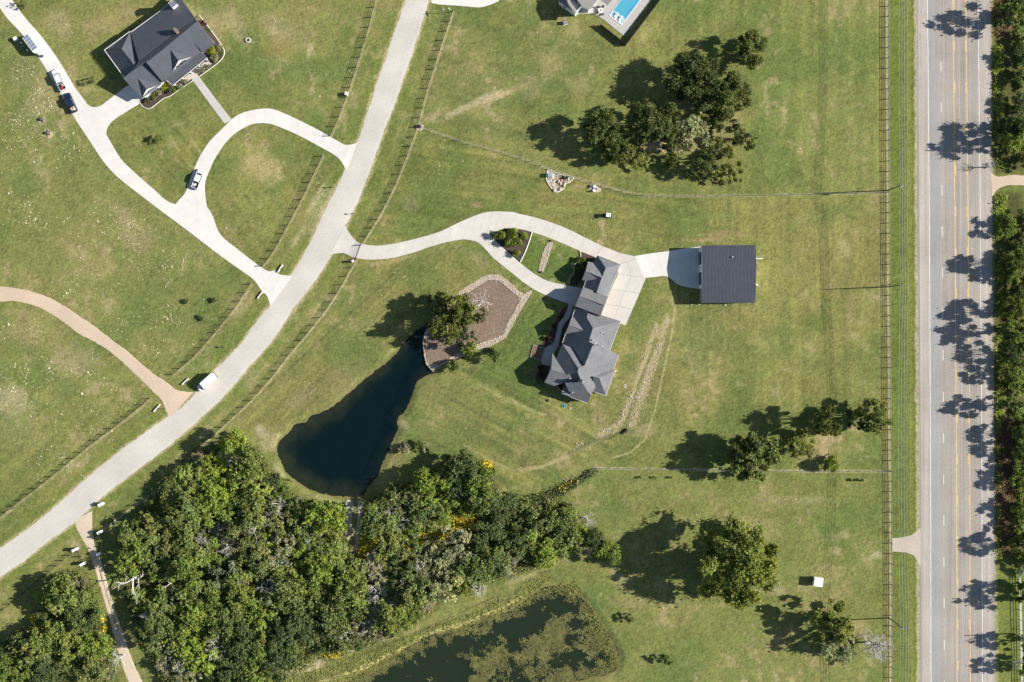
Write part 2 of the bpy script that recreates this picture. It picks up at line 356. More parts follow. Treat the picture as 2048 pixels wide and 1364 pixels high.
# mowing streaks, worked into the turf where the photograph shows them
def streaks(pts, ang, period, amp, seed):
    m = inside(PX, PY, pts); ca, sa = math.cos(R(ang)), math.sin(R(ang)); u = PX * ca + PY * sa; v = -PX * sa + PY * ca
    w = (vnoise(v / period, u / 160, seed) - .5) * .9 + (vnoise(v / (period * 2.7), u / 300, seed + 1) - .5) * .9
    d = np.where(m, sst(0, 14, pdist(PX, PY, pts, True)), 0) if False else m * 1.0
    C[:] = C * (1 + (w * 1.6 * amp * d)[..., None] * np.array([1.15, 1, .9]))
streaks([(1340,392),(1770,392),(1770,800),(1340,860)], 90, 5.5, .20, 41)
streaks([(1240,0),(1770,0),(1770,385),(1240,385)], 90, 7, .16, 43)
streaks([(840,265),(1290,395),(1400,392),(1400,490),(990,420),(740,480)], 8, 4.5, .26, 45)
streaks([(840,760),(1000,720),(1180,850),(1240,880),(1040,985),(860,900)], 28, 4.5, .34, 47)
streaks([(700,540),(960,490),(880,580),(600,830),(470,860)], -42, 5, .22, 49)
streaks([(1000,560),(1120,580),(1080,700),(930,760)], -58, 4.5, .30, 51)
streaks([(230,255),(450,255),(385,370),(340,400)], 52, 4, .24, 53)
streaks([(430,280),(640,300),(520,530),(430,440)], 55, 5, .18, 55)
streaks([(0,650),(330,820),(0,1010)], -40, 6, .12, 57)
streaks([(860,20),(1240,60),(1040,290),(850,240)], 10, 6, .14, 59)
m1 = fbm(PX, PY, 150, 61, 4); m2 = fbm(PX, PY, 46, 71, 4); m3 = fbm(PX, PY, 16, 81, 3)
blend(np.array((.085,.122,.040)), sst(.47, .66, m1 * .55 + m2 * .45) * .62)
blend(np.array((.195,.165,.082)), sst(.50, .70, (1 - m1) * .35 + n2 * .3 + m3 * .35) * .62)
blend(np.array((.28,.235,.145)), sst(.60, .76, n2 * .45 + m3 * .55) * .5)
# dry, bare and rank patches
for x, y, rx, ry, c, a, ro in [
  (520,330,55,38,DRY*1.15,.8,20),(560,90,40,30,REDD,.6,0),(560,60,60,30,(.24,.21,.13),.5,30),(430,60,30,60,DRY,.6,20),(470,50,25,60,(.27,.23,.14),.6,-30),(120,50,40,30,(.26,.22,.13),.6,40),(90,190,40,90,(.24,.21,.12),.6,30),(60,140,50,60,(.22,.20,.11),.4,0),
  (260,440,70,16,(.27,.22,.14),.55,38),(270,480,50,30,(.25,.20,.13),.6,40),(200,540,60,25,DRY,.5,-10),(60,660,70,40,(.25,.21,.12),.4,10),(150,720,60,40,(.25,.21,.14),.5,0),(25,800,40,45,(.29,.25,.16),.65,0),(50,860,60,50,(.2,.18,.09),.4,0),
  (380,40,70,30,(.26,.22,.13),.7,10),(230,40,90,25,DRY,.6,-20),(1000,190,70,10,BARE,.75,-22),(930,215,80,9,PALE*.9,.6,-26),(870,230,40,14,BARE,.5,-30),(1050,170,50,30,(.24,.2,.12),.5,0),(1100,130,30,40,DRY,.5,40),(1160,170,30,25,DRY,.5,0),
  (1290,70,12,30,(.26,.23,.12),.6,30),(1150,60,18,22,(.28,.24,.13),.5,0),(1090,60,20,20,DRY,.4,0),
  (1350,285,75,30,(.27,.215,.13),.9,-8),(1310,292,32,12,(.42,.33,.22),.9,-10),(1430,265,35,40,(.22,.195,.10),.7,0),(1330,300,25,10,(.45,.36,.25),.7,0),(1470,235,20,20,(.3,.25,.15),.5,0),(1500,110,26,18,(.27,.22,.13),.6,0),
  (1640,500,80,50,(.19,.17,.07),.5,0),(1700,300,60,90,(.16,.165,.06),.5,0),(1680,200,60,50,(.18,.17,.07),.5,0),(1450,470,60,8,(.23,.18,.1),.6,0),(1400,480,40,6,(.26,.20,.12),.7,0),
  (1660,875,30,20,(.33,.26,.17),.85,0),(1710,855,24,14,(.27,.23,.13),.7,20),(1655,900,16,18,(.27,.22,.13),.7,0),(1575,900,24,10,(.24,.2,.11),.5,0),(1520,955,30,8,(.3,.26,.17),.6,0),
  (1480,1195,60,8,(.27,.24,.14),.5,-22),(1520,1060,60,30,(.25,.21,.12),.45,0),(1560,1000,120,10,(.27,.24,.15),.4,0),(1660,1150,30,20,(.24,.21,.11),.5,0),(1720,1255,20,20,(.27,.22,.12),.6,0),(1550,1180,30,12,(.3,.26,.17),.5,0),(1260,1210,30,30,(.2,.18,.09),.5,0),
  (1130,1110,40,9,(.36,.30,.19),.8,-30),(1060,1150,60,9,(.30,.26,.14),.7,-22),(1180,1100,25,14,(.26,.22,.13),.6,0),(1230,1150,14,20,(.28,.24,.15),.6,0),(1095,1145,40,14,GREEN,.6,0),(1185,1200,10,80,(.09,.125,.05),.7,-30),(1230,1310,22,40,(.10,.13,.055),.7,-20),
  (1205,455,8,22,(.30,.23,.16),.7,-10),(1200,484,8,6,(.38,.27,.18),.8,0),(1200,840,18,30,(.27,.22,.13),.5,20),(1190,805,12,8,(.29,.25,.14),.7,0),(1240,700,14,60,(.20,.18,.07),.6,20),(1270,760,14,60,(.21,.185,.09),.4,20),
  (540,880,26,30,(.30,.25,.17),.7,40),(520,860,14,16,(.33,.29,.22),.7,0),(560,950,12,30,(.30,.27,.16),.7,-30),(640,1000,60,10,(.24,.23,.11),.6,8),(770,960,18,50,(.21,.2,.09),.7,25),(800,850,10,14,(.33,.25,.17),.8,0),(790,900,20,34,(.19,.17,.09),.6,10),(690,770,60,40,(.19,.16,.09),.5,-40),(720,820,50,14,(.16,.165,.04),.6,-35),(600,800,40,20,(.22,.19,.11),.5,-40),
  (790,520,60,6,(.28,.22,.12),.6,-12),(700,520,20,8,(.25,.2,.1),.6,0),(955,520,14,30,(.26,.22,.12),.5,-45),(950,410,14,7,(.24,.18,.11),.8,0),(820,400,24,24,(.19,.18,.1),.5,0),(1000,480,20,10,VIVID,.4,0),
  (640,420,16,70,PALE*.85,.7,30),(632,400,8,60,(.36,.32,.22),.55,32),(600,470,10,40,(.32,.28,.18),.5,35),(480,610,20,40,(.30,.24,.16),.5,40),(620,100,6,16,PALE,.5,20),
  (505,755,26,10,(.3,.26,.18),.5,-40),(420,850,60,14,(.23,.21,.1),.6,-40),(360,920,40,12,(.24,.21,.11),.6,-38),(150,1090,14,16,(.26,.23,.14),.6,0),(60,1180,60,10,(.17,.175,.055),.5,-38),
  (85,240,12,10,PALE,.9,20),(100,268,12,9,PALE,.9,30),(496,80,5,5,PALE,.8,0),(1290,860,30,16,(.28,.24,.15),.6,-20),(1100,395,70,14,(.2,.16,.07),.5,10),(1150,375,20,10,(.23,.19,.1),.6,0),(1050,410,40,10,(.12,.14,.045),.5,0),
  (1740,620,16,200,(.16,.16,.06),.4,0),(1755,1110,14,10,PALE*.8,.6,0),(1560,560,50,90,(.165,.17,.065),.4,0),(1400,680,60,80,(.12,.145,.06),.5,20),(1500,700,100,60,(.165,.165,.062),.4,0)]:
    blob(x, y, rx, ry, c, a, ro)
# verges
area([(1779,-20),(1832,-20),(1836,1100),(1838,1380),(1783,1380),(1782,1000)], (.098,.132,.034), .92, 6, .25)
strip([(1818,-10),(1820,500),(1824,1364)], 5, (.185,.165,.06), .6); strip([(1802,-10),(1804,700),(1806,1364)], 5, (.085,.115,.04), .5)
strip([(1832,-10),(1833,500),(1837,1364)], 4, (.36,.31,.23), .8, 1.0)
area([(1984,-20),(2060,-20),(2060,1380),(1990,1380)], (.125,.150,.045), .8, 6, .3)
strip([(1986,-10),(1987,600),(1992,1364)], 5, (.30,.27,.14), .7, 1.0)
RL = [(811,0),(782,85),(753,170),(713,290),(690,341),(664,393),(637,448),(612,501),(583,548),(540,610),(512,645),(486,682),(430,741),(370,809),(334,833),(250,894),(175,954),(100,1022),(0,1098)]
RRt = [(858,0),(832,85),(803,170),(759,290),(741,341),(722,391),(697,441),(662,511),(624,571),(589,616),(544,682),(512,719),(450,789),(390,847),(325,902),(250,959),(200,997),(155,1040),(100,1080),(50,1120),(0,1155)]
strip(RL, 4.5, (.33,.285,.17), .75, 1.1); strip(RRt, 4.5, (.35,.30,.19), .8, 1.1)
for e, wd in ((RL, -14), (RRt, 14)):
    strip([(x + wd, y + wd * .4) for x, y in e], 8, (.105,.14,.035), .45)
for f in (F_W1, F_W2, F_W3, F_W4): strip([(x + 2, y + 2) for x, y in f], 2.6, (.34,.29,.19), .5, 1.4)
for f in (F_E, F_E2): strip([(x + 2, y + 1) for x, y in f], 2.2, (.37,.32,.21), .62, .9)
strip(F_HW, 2.6, (.36,.31,.21), .8, .5); strip([(x - 8, y) for x, y in F_HW], 8, (.205,.175,.085), .5)
strip(F_N, 2.2, (.32,.28,.18), .65, 1.0); strip(F_S, 2.2, (.34,.30,.21), .8, .5); strip(F_S2, 2.5, (.27,.24,.12), .6, .7)
for f in ([(1352,600),(1345,660),(1330,730),(1310,820),(1290,880),(1260,905),(1228,915)],):
    strip(f, 1.6, (.34,.30,.18), .8, .4)
strip([(1236,860),(1180,890),(1130,915),(1080,935),(1040,940)], 4, (.30,.255,.15), .7, .8); strip([(1250,862),(1190,882),(1140,908)], 5, (.07,.085,.04), .6)
strip([(1040,945),(1000,930),(930,890)], 4, (.25,.22,.12), .4)
for f_, w_ in (([(1335,635),(1315,700),(1300,740),(1280,800),(1262,850)], 8), ([(1312,650),(1290,720),(1265,790),(1240,848),(1200,868)], 5)): strip(f_, w_, (.31,.255,.165), .8, 1.1)
strip([(1316,680),(1300,715),(1278,765),(1262,815),(1252,850)], 2.5, (.10,.12,.045), .7)
# mown swirls south of the house
strip([(1024,800),(1060,820),(1090,830)], 3, (.30,.27,.15), .6); strip([(960,770),(1010,800),(1050,815)], 3, (.26,.24,.12), .5)
# woodland floor and lakeside
for w in (WOODS, WOODS2, WOODS3, WOODS4): area(w, (.075,.075,.032), .92, 16)  # dark undergrowth green, with the shade beneath the crowns painted in
for x, y, rx, ry, c, a, ro in [(560,1060,30,16,(.22,.18,.10),.7,0),(480,1120,26,14,(.2,.165,.09),.6,0),(610,1280,36,30,(.27,.22,.14),.8,20),(700,1060,16,60,(.30,.25,.16),.8,4),(800,1050,26,20,(.2,.18,.09),.6,0),(590,1340,60,14,(.40,.34,.25),.9,-14),(690,1305,24,10,(.40,.34,.25),.8,-25),(440,1180,30,30,(.2,.17,.1),.5,0),(225,1110,14,40,(.15,.14,.05),.6,0),(900,1055,70,14,(.16,.16,.045),.6,-20),(250,1280,20,50,(.2,.18,.09),.7,-15),(200,1300,18,40,(.21,.185,.1),.7,-10),(2010,860,22,60,(.13,.085,.065),.9,0),(2012,980,22,60,(.13,.085,.065),.9,0),(2005,40,30,30,(.13,.085,.06),.9,0),(2020,1050,20,30,(.12,.08,.06),.8,0),(2000,215,16,14,(.2,.16,.07),.6,0)]:
    blob(x, y, rx, ry, c, a, ro)
lake_bank = [(560,1364),(660,1330),(760,1290),(850,1258),(940,1225),(1010,1190),(1070,1155),(1100,1135),(1110,1150),(1080,1180),(1020,1222),(937,1253),(862,1273),(787,1313),(712,1364)]
area(lake_bank, (.155,.150,.06), .85, 8); strip([(640,1364),(720,1338),(790,1305),(860,1268),(940,1243),(1010,1213),(1040,1195)], 4, (.40,.345,.165), .8, 1.0)
strip([(700,1320),(800,1280),(900,1235),(1000,1190)], 2, (.09,.075,.045), .6, 1.2); strip([(1144,1360),(1190,1352),(1225,1350)], 3, (.36,.31,.17), .7)
strip([(1150,1180),(1190,1225),(1215,1270),(1240,1310)], 3, (.26,.23,.13), .6)
# fine tonal grain
C *= np.array([1.105, 1.115, .95]) * (.84 + .32 * n4 + .24 * (n3 - .5) + .28 * (n2 - .5) + .62 * (rng.random(GX.shape) - .5))[..., None]
# pond basins
for P_, dk, rim, lvl in ((POND_S, (.022,.03,.026), (.17,.145,.06), -.35), (GPOND_S, (.05,.052,.03), (.17,.14,.05), -.35)):
    xs = [p[0] for p in P_]; ys = [p[1] for p in P_]
    ix = np.where((gx * PPM + 1024 > min(xs) - 40) & (gx * PPM + 1024 < max(xs) + 40))[0]; iy = np.where((682 - gy * PPM > min(ys) - 40) & (682 - gy * PPM < max(ys) + 40))[0]
    sl = (slice(iy[0], iy[-1] + 1), slice(ix[0], ix[-1] + 1))
    d = pdist(PX[sl], PY[sl], P_, True) / PPM * np.where(inside(PX[sl], PY[sl], P_), 1, -1) + (n3[sl] - .5) * 1.0 + (n4[sl] - .5) * .7
    z = np.where(d > 0, lvl - np.minimum(d * .35, 1.5), lvl * sst(-2.2, 0, d)); GZ[sl] = np.minimum(GZ[sl], z)
    a = sst(-1.2, .2, d)[..., None]; C[sl] = C[sl] * (1 - a) + np.array(rim) * a * (.7 + .6 * n4[sl][..., None])  + 0 * a
    a = sst(1.2, 6.0, d + (n3[sl] - .5) * 3 + sst(640, 800, PX[sl]) * 2.5)[..., None]; C[sl] = C[sl] * (1 - a) + np.array(dk) * a
gm, nt, b = nodes('turf')
at = nt.nodes.new('ShaderNodeAttribute'); at.attribute_name = 'tint'
fn = noise(nt, 5.5, 6, .85)
o = mixc(nt, at.outputs['Color'], ramp(nt, fn, [(.25, .55), (.5, 1.0), (.75, 1.5)]), 1.0, 'MULTIPLY')
o = mixc(nt, o, (.34, .30, .17), ramp(nt, noise(nt, 2.1, 5, .8), [(.57, 0.0), (.74, .5)]))
nt.links.new(o, b.inputs['Base Color']); b.inputs['Roughness'].default_value = 1; b.inputs['Specular IOR Level'].default_value = .05
bump(nt, b, fn, .55, .12)
nv = GX.size; ny, nx = GX.shape; idx = np.arange(nv).reshape(ny, nx)
quads = np.stack([idx[:-1, :-1], idx[:-1, 1:], idx[1:, 1:], idx[1:, :-1]], -1).reshape(-1, 4)
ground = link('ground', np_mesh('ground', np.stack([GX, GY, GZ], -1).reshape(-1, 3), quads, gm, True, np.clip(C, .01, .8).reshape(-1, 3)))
tag(ground, 'mown pasture and lawn with dry patches', kind='structure')
def sheet(name, pts, z, m, parent=None, thick=0.0):
    p = [W(x, y, 0) for x, y in pts]; mb = MB()
    if thick: mb.prism([(q.x, q.y) for q in p], z - thick, z)
    else:
        a = sum(p[i].x * p[(i + 1) % len(p)].y - p[(i + 1) % len(p)].x * p[i].y for i in range(len(p)))
        if a < 0: p = p[::-1]
        mb.add([(q.x, q.y, z) for q in p], [tuple(range(len(p)))])
    return mb.build(name, m, parent)
wl = lambda pts, off=0: pts
from mathutils.geometry import tessellate_polygon
def water(name, pts, m, label):
    c = np.mean(pts, axis=0); q = [tuple(np.array(p) + (np.array(p) - c) / np.linalg.norm(np.array(p) - c) * 7) for p in pts]
    p = [W(x, y, 0) for x, y in q]; tr = tessellate_polygon([[Vector((v.x, v.y, 0)) for v in p]])
    mb = MB(); mb.add([(v.x, v.y, -.35) for v in p], [t if (p[t[1]] - p[t[0]]).cross(p[t[2]] - p[t[0]]).z > 0 else t[::-1] for t in tr])
    return tag(mb.build(name, m), label, kind='structure')
water('pond', POND_S, M['water'], 'dark blue-green pear-shaped pond'); water('pond', GPOND_S, M['murk'], 'murky green pond with algae')
# ------------------------------------------------------------------ ribbons: roads, tracks, drives
def ribbon(name, left, right, z, m, parent=None, n=120, cross=6, jit=0.0, seed=0, sm=True):
    l = resample(smooth(left, n=8) if sm else left, n); r = resample(smooth(right, n=8) if sm else right, n); g = np.random.default_rng(seed + 5)
    tt = np.arange(n)
    if jit:
        t = (r - l) / np.linalg.norm(r - l, axis=1)[:, None]
        jl = (fbm(tt * 1.0, tt * 0 + seed, 6, seed + 60, 3) - .5) * 2 * jit + g.normal(0, jit * .25, n); jr = (fbm(tt * 1.0, tt * 0 + seed + 40, 6, seed + 80, 3) - .5) * 2 * jit + g.normal(0, jit * .25, n)
        l = l + t * jl[:, None]; r = r + t * jr[:, None]
    vs_ = []
    for k in range(cross + 1):
        f = k / cross; q = l * (1 - f) + r * f
        zz = z if 0 < k < cross else z - .028 if z > .03 else 0.002
        vs_ += [(*W(x, y)[:2], zz) for x, y in q]
    mb = MB(); fs = []
    for k in range(cross):
        for i in range(n - 1): fs.append((k * n + i, (k + 1) * n + i, (k + 1) * n + i + 1, k * n + i + 1))
    mb.add(vs_, fs); return mb.build(name, m, parent)
def slabs(parent, left, right, n, z, m, gap=.05, name='slab'):
    l = resample(smooth(left, n=8), n * 4 + 1); r = resample(smooth(right, n=8), n * 4 + 1)
    for i in range(n):
        L_ = [W(*q) for q in l[i * 4:i * 4 + 5]]; R_ = [W(*q) for q in r[i * 4:i * 4 + 5]]
        g = gap / max((L_[4] - L_[0]).length, .2) ; h = gap / max((R_[4] - R_[0]).length, .2)
        L_[0] = L_[0].lerp(L_[1], min(g * 2, .4)); R_[0] = R_[0].lerp(R_[1], min(h * 2, .4))
        poly = [(p.x, p.y) for p in L_ + R_[::-1]]
        mb = MB(); mb.prism(poly, z - .12, z); mb.build(name, m, parent)
# ------------------------------------------------------------------ lane, highway, tracks
road = tag(ribbon('road', [(825,-42),(811,0)] + RL[1:] + [(-25,1118)], [(872,-42),(858,0)] + RRt[1:] + [(-25,1174)], .032, M['chipseal'], n=420, cross=8, jit=2.0, seed=2), 'pale chip sealed lane curving past the houses', kind='structure')
cl_ = [np.array(smooth(q_, n=8)) for q_ in (RL, RRt)]; cl_ = [resample(q_, 260) for q_ in cl_]
M['track'] = road_mat('worn_wheel_track', (.405, .378, .338), (.51, .477, .428), 0); M['polish'] = road_mat('pale_crown', (.47, .442, .40), (.57, .536, .484), 0)
for a_, b_, m_, sd in ((.17, .25, 'track', 1), (.36, .42, 'track', 2), (.62, .68, 'track', 3), (.78, .86, 'track', 4), (.485, .515, 'polish', 5)):
    ribbon('wheel_track', [tuple(q_) for q_ in cl_[0] * (1 - a_) + cl_[1] * a_], [tuple(q_) for q_ in cl_[0] * (1 - b_) + cl_[1] * b_], .0366, M[m_], road, n=420, cross=2, jit=.8, seed=40 + sd, sm=False)
def hx(tab, y): ys = [0, 341, 682, 1023, 1364]; return float(np.interp(y, ys, tab)) + (0 if 0 <= y <= 1364 else (y - np.clip(y, 0, 1364)) * .006)
T_EL = [1832.5, 1834, 1836.5, 1838.5, 1839.5]; T_WL = [1855, 1858, 1860, 1861.2, 1862]; T_DW = [1881, 1883.5, 1886, 1887.5, 1888.5]; T_YL = [1905.8, 1909, 1911.2, 1913, 1914.2]; T_YR = [1931.3, 1935, 1937.8, 1939.5, 1940.3]; T_WR = [1956, 1959.7, 1962.2, 1964, 1965]; T_ER = [1982.5, 1984.5, 1987, 1989, 1990.5]
YS = np.arange(-60, 1430, 12.0)
def hline(name, tab, off, wpx, z, m, parent, y0=-60, y1=1425, jit=0, seed=0):
    ys = np.arange(y0, y1 + .1, min(10, (y1 - y0) / 2)); g = np.random.default_rng(seed)
    l = [(hx(tab, y) + off - wpx / 2 + g.normal(0, jit), y) for y in ys]; r = [(hx(tab, y) + off + wpx / 2 + g.normal(0, jit), y) for y in ys]
    mb = MB(); n = len(ys); mb.add([(*W(x, y)[:2], z) for x, y in l] + [(*W(x, y)[:2], z) for x, y in r], [(i, i + 1, n + i + 1, n + i) for i in range(n - 1)])
    return mb.build(name, m, parent)
hw = ribbon('highway', [(hx(T_EL, y), y) for y in YS], [(hx(T_ER, y), y) for y in YS], .034, M['asphalt'], n=300, cross=6, jit=1.1, seed=9, sm=False)
tag(hw, 'multi lane highway with white and yellow markings', kind='structure')
def hband(name, t0, t1, z, m):
    n = len(YS); mb = MB(); mb.add([(*W(hx(t0, y), y)[:2], z) for y in YS] + [(*W(hx(t1, y), y)[:2], z) for y in YS], [(i, i + 1, n + i + 1, n + i) for i in range(n - 1)]); mb.build(name, m, hw)
hband('shoulder_surface', [x + 3 for x in T_EL], [x - 1 for x in T_WL], .039, M['shoulder']); hband('shoulder_surface', [x + 2 for x in T_WR], [x - 2 for x in T_ER], .039, M['shoulder'])
hband('lane_surface', [x + 1 for x in T_WL], [x - 6 for x in T_DW], .040, M['lane'])
hline('edge_line', T_WL, 0, 1.35, .045, M['linew'], hw, jit=.08, seed=1); hline('edge_line', T_WR, 0, 1.3, .045, M['linew'], hw, jit=.08, seed=2)
hline('centre_line', T_YL, 0, 1.5, .045, M['yellow'], hw, jit=.1, seed=3); hline('centre_line', T_YR, .3, 1.5, .045, M['yellow'], hw, jit=.1, seed=4)
hline('centre_seam', T_YL, 11, 1.6, .044, M['shoulder'], hw, jit=.2, seed=5)
k = 0
for y in np.arange(40 - 82.6, 1400, 82.6):
    hline('lane_dash', T_DW, 0, 1.25, .045, M['linew'], hw, y, y + 21, .05, 20 + k); hline('yellow_dash', T_YL, 1.9, 1.5, .045, M['yellow'], hw, y + 42, y + 64, .1, 60 + k); hline('yellow_dash', T_YR, -1.6, 1.5, .045, M['yellow'], hw, y + 42, y + 64, .1, 90 + k); k += 1
tag(ribbon('gravel_spur', [(1842,1050),(1838,1058),(1826,1068),(1808,1074),(1784,1077)], [(1842,1142),(1836,1126),(1828,1112),(1812,1105),(1784,1103)], .026, M['palegravel'], n=30, jit=1.0, seed=4), 'pale gravel spur from the highway to the field gate', kind='structure')
tag(ribbon('dirt_drive', [(1982,340),(1988,350),(2000,353),(2024,350),(2062,352)], [(1984,398),(1990,384),(2003,374),(2024,370),(2062,372)], .026, M['gravel'], n=30, jit=1.2, seed=6), 'tan dirt drive off the far side of the highway', kind='structure')
tag(ribbon('gravel_track', [(-25,570),(0,573),(37,577),(75,586),(112,603),(150,626),(187,651),(227,682),(260,707),(300,742),(337,767),(357,781),(387,784)], [(-25,604),(0,603),(37,603),(70,612),(100,626),(130,646),(160,668),(187,682),(225,707),(270,747),(300,777),(322,799),(332,822),(340,836)][:14], .024, M['gravel'], n=170, jit=1.3, seed=12), 'pink gravel track curving down to the lane', kind='structure')
tl = [(150,1040),(154,1058),(165,1078),(180,1108),(197,1163),(212,1213),(230,1278),(245,1330),(266,1385)]; tr_ = [(184,1022),(185,1055),(190,1090),(205,1133),(222,1193),(240,1250),(257,1298),(270,1332),(296,1385)]
a_, b_ = np.array(smooth(tl, n=6)), np.array(smooth(tr_, n=6)); f1 = np.interp(np.arange(len(a_)), [0, 14, 20, 32, 40, len(a_)], [.98, .9, .45, .44, .8, .9])[:, None]; f2 = np.interp(np.arange(len(a_)), [0, 14, 20, 32, 40, len(a_)], [.05, .1, .54, .56, .2, .1])[:, None]
trk = tag(ribbon('sand_track', [tuple(p) for p in a_], [tuple(p) for p in a_ * (1 - f1) + b_ * f1], .022, M['sand'], n=150, cross=4, jit=1.2, seed=15, sm=False), 'sandy two rut track through the ranch gate', kind='structure')
ribbon('rut', [tuple(p) for p in a_ * (1 - f2) + b_ * f2], [tuple(p) for p in b_], .027, M['sand'], trk, n=150, cross=4, jit=1.2, seed=17, sm=False)
tk = ribbon('sand_track', [(692,1000),(690,1030),(684,1075),(678,1115)], [(706,1000),(705,1030),(698,1075),(693,1115)], .022, M['palegravel'], n=40, cross=4, jit=1.6, seed=18); tag(tk, 'short pale track from the dark pond into the woodland', kind='structure')
ribbon('rut', [(716,1000),(715,1030),(711,1070),(707,1112)], [(722,1000),(722,1030),(719,1070),(716,1112)], .022, M['palegravel'], tk, n=40, cross=3, jit=1.6, seed=19)
tag(ribbon('concrete_apron', [(858,-30),(862,2),(872,8),(900,10),(930,12)], [(858,-40),(870,-40),(900,-40),(930,-40),(940,-40)], .03, M['concrete2'], n=30, jit=.5, seed=30), 'pale drive mouth at the top edge', kind='structure')
ribbon('apron_edge', [(925,12),(955,15),(975,11),(1000,-2),(1010,-30)], [(925,-40),(950,-40),(975,-40),(990,-40),(1000,-40)], .029, M['concrete2'], bpy.data.objects['concrete_apron'], n=20, jit=.9, seed=31)
# NW house drive
dn = empty('driveway', W(120, 190)); tag(dn, 'bright concrete drive with a loop to the dark roofed house', kind='structure')
slabs(dn, [(-15,-5),(0,16),(15,37),(47,72),(82,122),(120,185),(147,232),(175,275),(222,341),(295,401),(375,461),(450,518),(500,553),(512,565),(524,582),(534,592),(541,612)],
          [(12,-22),(22,-4),(50,35),(82,72),(117,120),(150,175),(176,210),(212,268),(240,315),(265,341),(307,378),(345,407),(412,413),(440,468),(475,498),(512,527),(536,542),(550,541),(560,549),(585,552)], 44, .05, M['concrete2'])
slabs(dn, [(352,408),(357,401),(370,386),(377,368),(387,341),(400,312),(420,282),(445,257),(467,236),(487,225),(512,219),(537,217),(557,222),(587,235),(637,260),(672,280),(692,290),(714,286)],
          [(424,450),(414,413),(410,383),(411,361),(419,341),(430,317),(450,287),(470,267),(495,252),(512,247),(537,247),(562,255),(600,272),(652,300),(672,312),(684,325),(693,342)], 26, .054, M['concrete2'])
slabs(dn, [(160,195),(170,205),(185,214),(200,212),(217,200),(250,175),(262,168)], [(205,292),(212,272),(214,257),(225,242),(250,225),(280,207),(300,196)], 6, .058, M['concrete2'])
wk = empty('front_walk', W(420, 195)); tag(wk, 'straight concrete front walk to the dark roofed house', kind='structure')
slabs(wk, [(375,146),(388,164),(420,208),(449,247)], [(393,146),(404,161),(434,201),(464,240)], 11, .062, M['walk'], .04)
# main drive
dm = empty('driveway', W(900, 460)); tag(dm, 'long concrete drive splitting around a planted island', kind='structure')
slabs(dm, [(690,449),(697,463),(707,477),(719,486),(737,490),(762,491),(799,485),(837,476),(880,463),(922,443),(962,427),(987,423),(1024,424),(1036,427),(1074,436),(1124,453),(1174,477),(1200,490)],
          [(660,509),(687,506),(702,513),(724,518),(749,519),(782,516),(824,506),(862,493),(899,483),(932,478),(955,478),(985,466),(1005,458),(1024,456),(1049,460),(1086,471),(1124,486),(1159,501),(1185,509)], 34, .05, M['concrete'])
slabs(dm, [(972,462),(984,474),(1000,490),(1024,511),(1049,533),(1074,551),(1099,563),(1136,571),(1165,577)], [(925,478),(952,483),(969,496),(987,516),(1024,546),(1049,566),(1074,582),(1106,596),(1150,612)], 13, .054, M['concrete'])
# east apron, cast in bays
G0 = [[(1172,478),(1205,492),(1240,506),(1276,514),(1292,555),(1279,587),(1265,619),(1251,651)], [(1165,492),(1195,505),(1225,516),(1254,524),(1262,552),(1250,582),(1238,612),(1226,642)], [(1158,502),(1180,512),(1210,520),(1236,530),(1236,548),(1222,578),(1210,608),(1198,638)]]
for r_ in range(2):
    for c_ in range(7):
        q4 = [G0[r_][c_], G0[r_][c_ + 1], G0[r_ + 1][c_ + 1], G0[r_ + 1][c_]]; cc = np.mean(q4, axis=0)
        sheet('slab', [tuple(cc + (np.array(v_) - cc) * .988) for v_ in q4], .058, M['concrete'], dm, .12)
slabs(dm, [(1270,512),(1300,507),(1339,502),(1370,497),(1402,493)], [(1288,556),(1310,554),(1334,553),(1361,571),(1402,578)], 6, .062, M['concrete2'], .05)
fw = empty('front_walk', W(1110, 660)); tag(fw, 'curved concrete walk along the shingled house', kind='structure')
slabs(fw, [(1135,600),(1136,615),(1128,632),(1117,648),(1112,670),(1106,686),(1092,695),(1082,712),(1084,728)], [(1143,606),(1145,618),(1139,635),(1127,650),(1121,672),(1116,692),(1108,706),(1106,720),(1098,732)], 13, .06, M['walk'], .04)
# ------------------------------------------------------------------ beds with loose stone
def scatter_poly(poly, n, g):
    P = np.array(poly); lo, hi = P.min(0), P.max(0); out = np.zeros((0, 2))
    while len(out) < n:
        q = g.random((n * 2, 2)) * (hi - lo) + lo; out = np.r_[out, q[inside(q[:, 0], q[:, 1], poly)]]
    return out[:n]
def stones(name, pts, size, m, label, cat, z0=0.0, flat=.55, seed=0, group=None, parent=None):
    g = np.random.default_rng(seed); base = np.array([(1, 0, 0), (.3, .95, 0), (-.8, .6, 0), (-.8, -.6, 0), (.3, -.95, 0), (.45, .25, 1), (-.4, .1, .9), (.1, -.45, .95)]); n = len(pts)
    fs = np.array([(0, 1, 5), (1, 2, 6), (2, 3, 6), (3, 4, 7), (4, 0, 7), (0, 5, 7), (5, 1, 6), (7, 6, 3), (5, 6, 7)])
    s = size * np.exp(g.normal(-.1, .42, n)); a = g.random(n) * 6.28; V = base[None] * s[:, None, None] * np.array([1, .8, flat])
    V = V * (1 + g.normal(0, .15, V.shape)); ca, sa = np.cos(a)[:, None], np.sin(a)[:, None]
    X = V[..., 0] * ca - V[..., 1] * sa; Y = V[..., 0] * sa + V[..., 1] * ca
    wx = (pts[:, 0] - 1024) / PPM; wy = (682 - pts[:, 1]) / PPM
    V = np.stack([X + wx[:, None], Y + wy[:, None], np.maximum(V[..., 2], -.02) + z0], -1).reshape(-1, 3)
    F = (fs[None] + np.arange(n)[:, None, None] * 8).reshape(-1, 3)
    t = np.repeat(.7 + .6 * g.random((n, 1)), 8, 0) * np.ones(3)
    o = link(name, np_mesh(name, V, F, m, False, t), parent); return tag(o, label, cat, group, 'stuff')
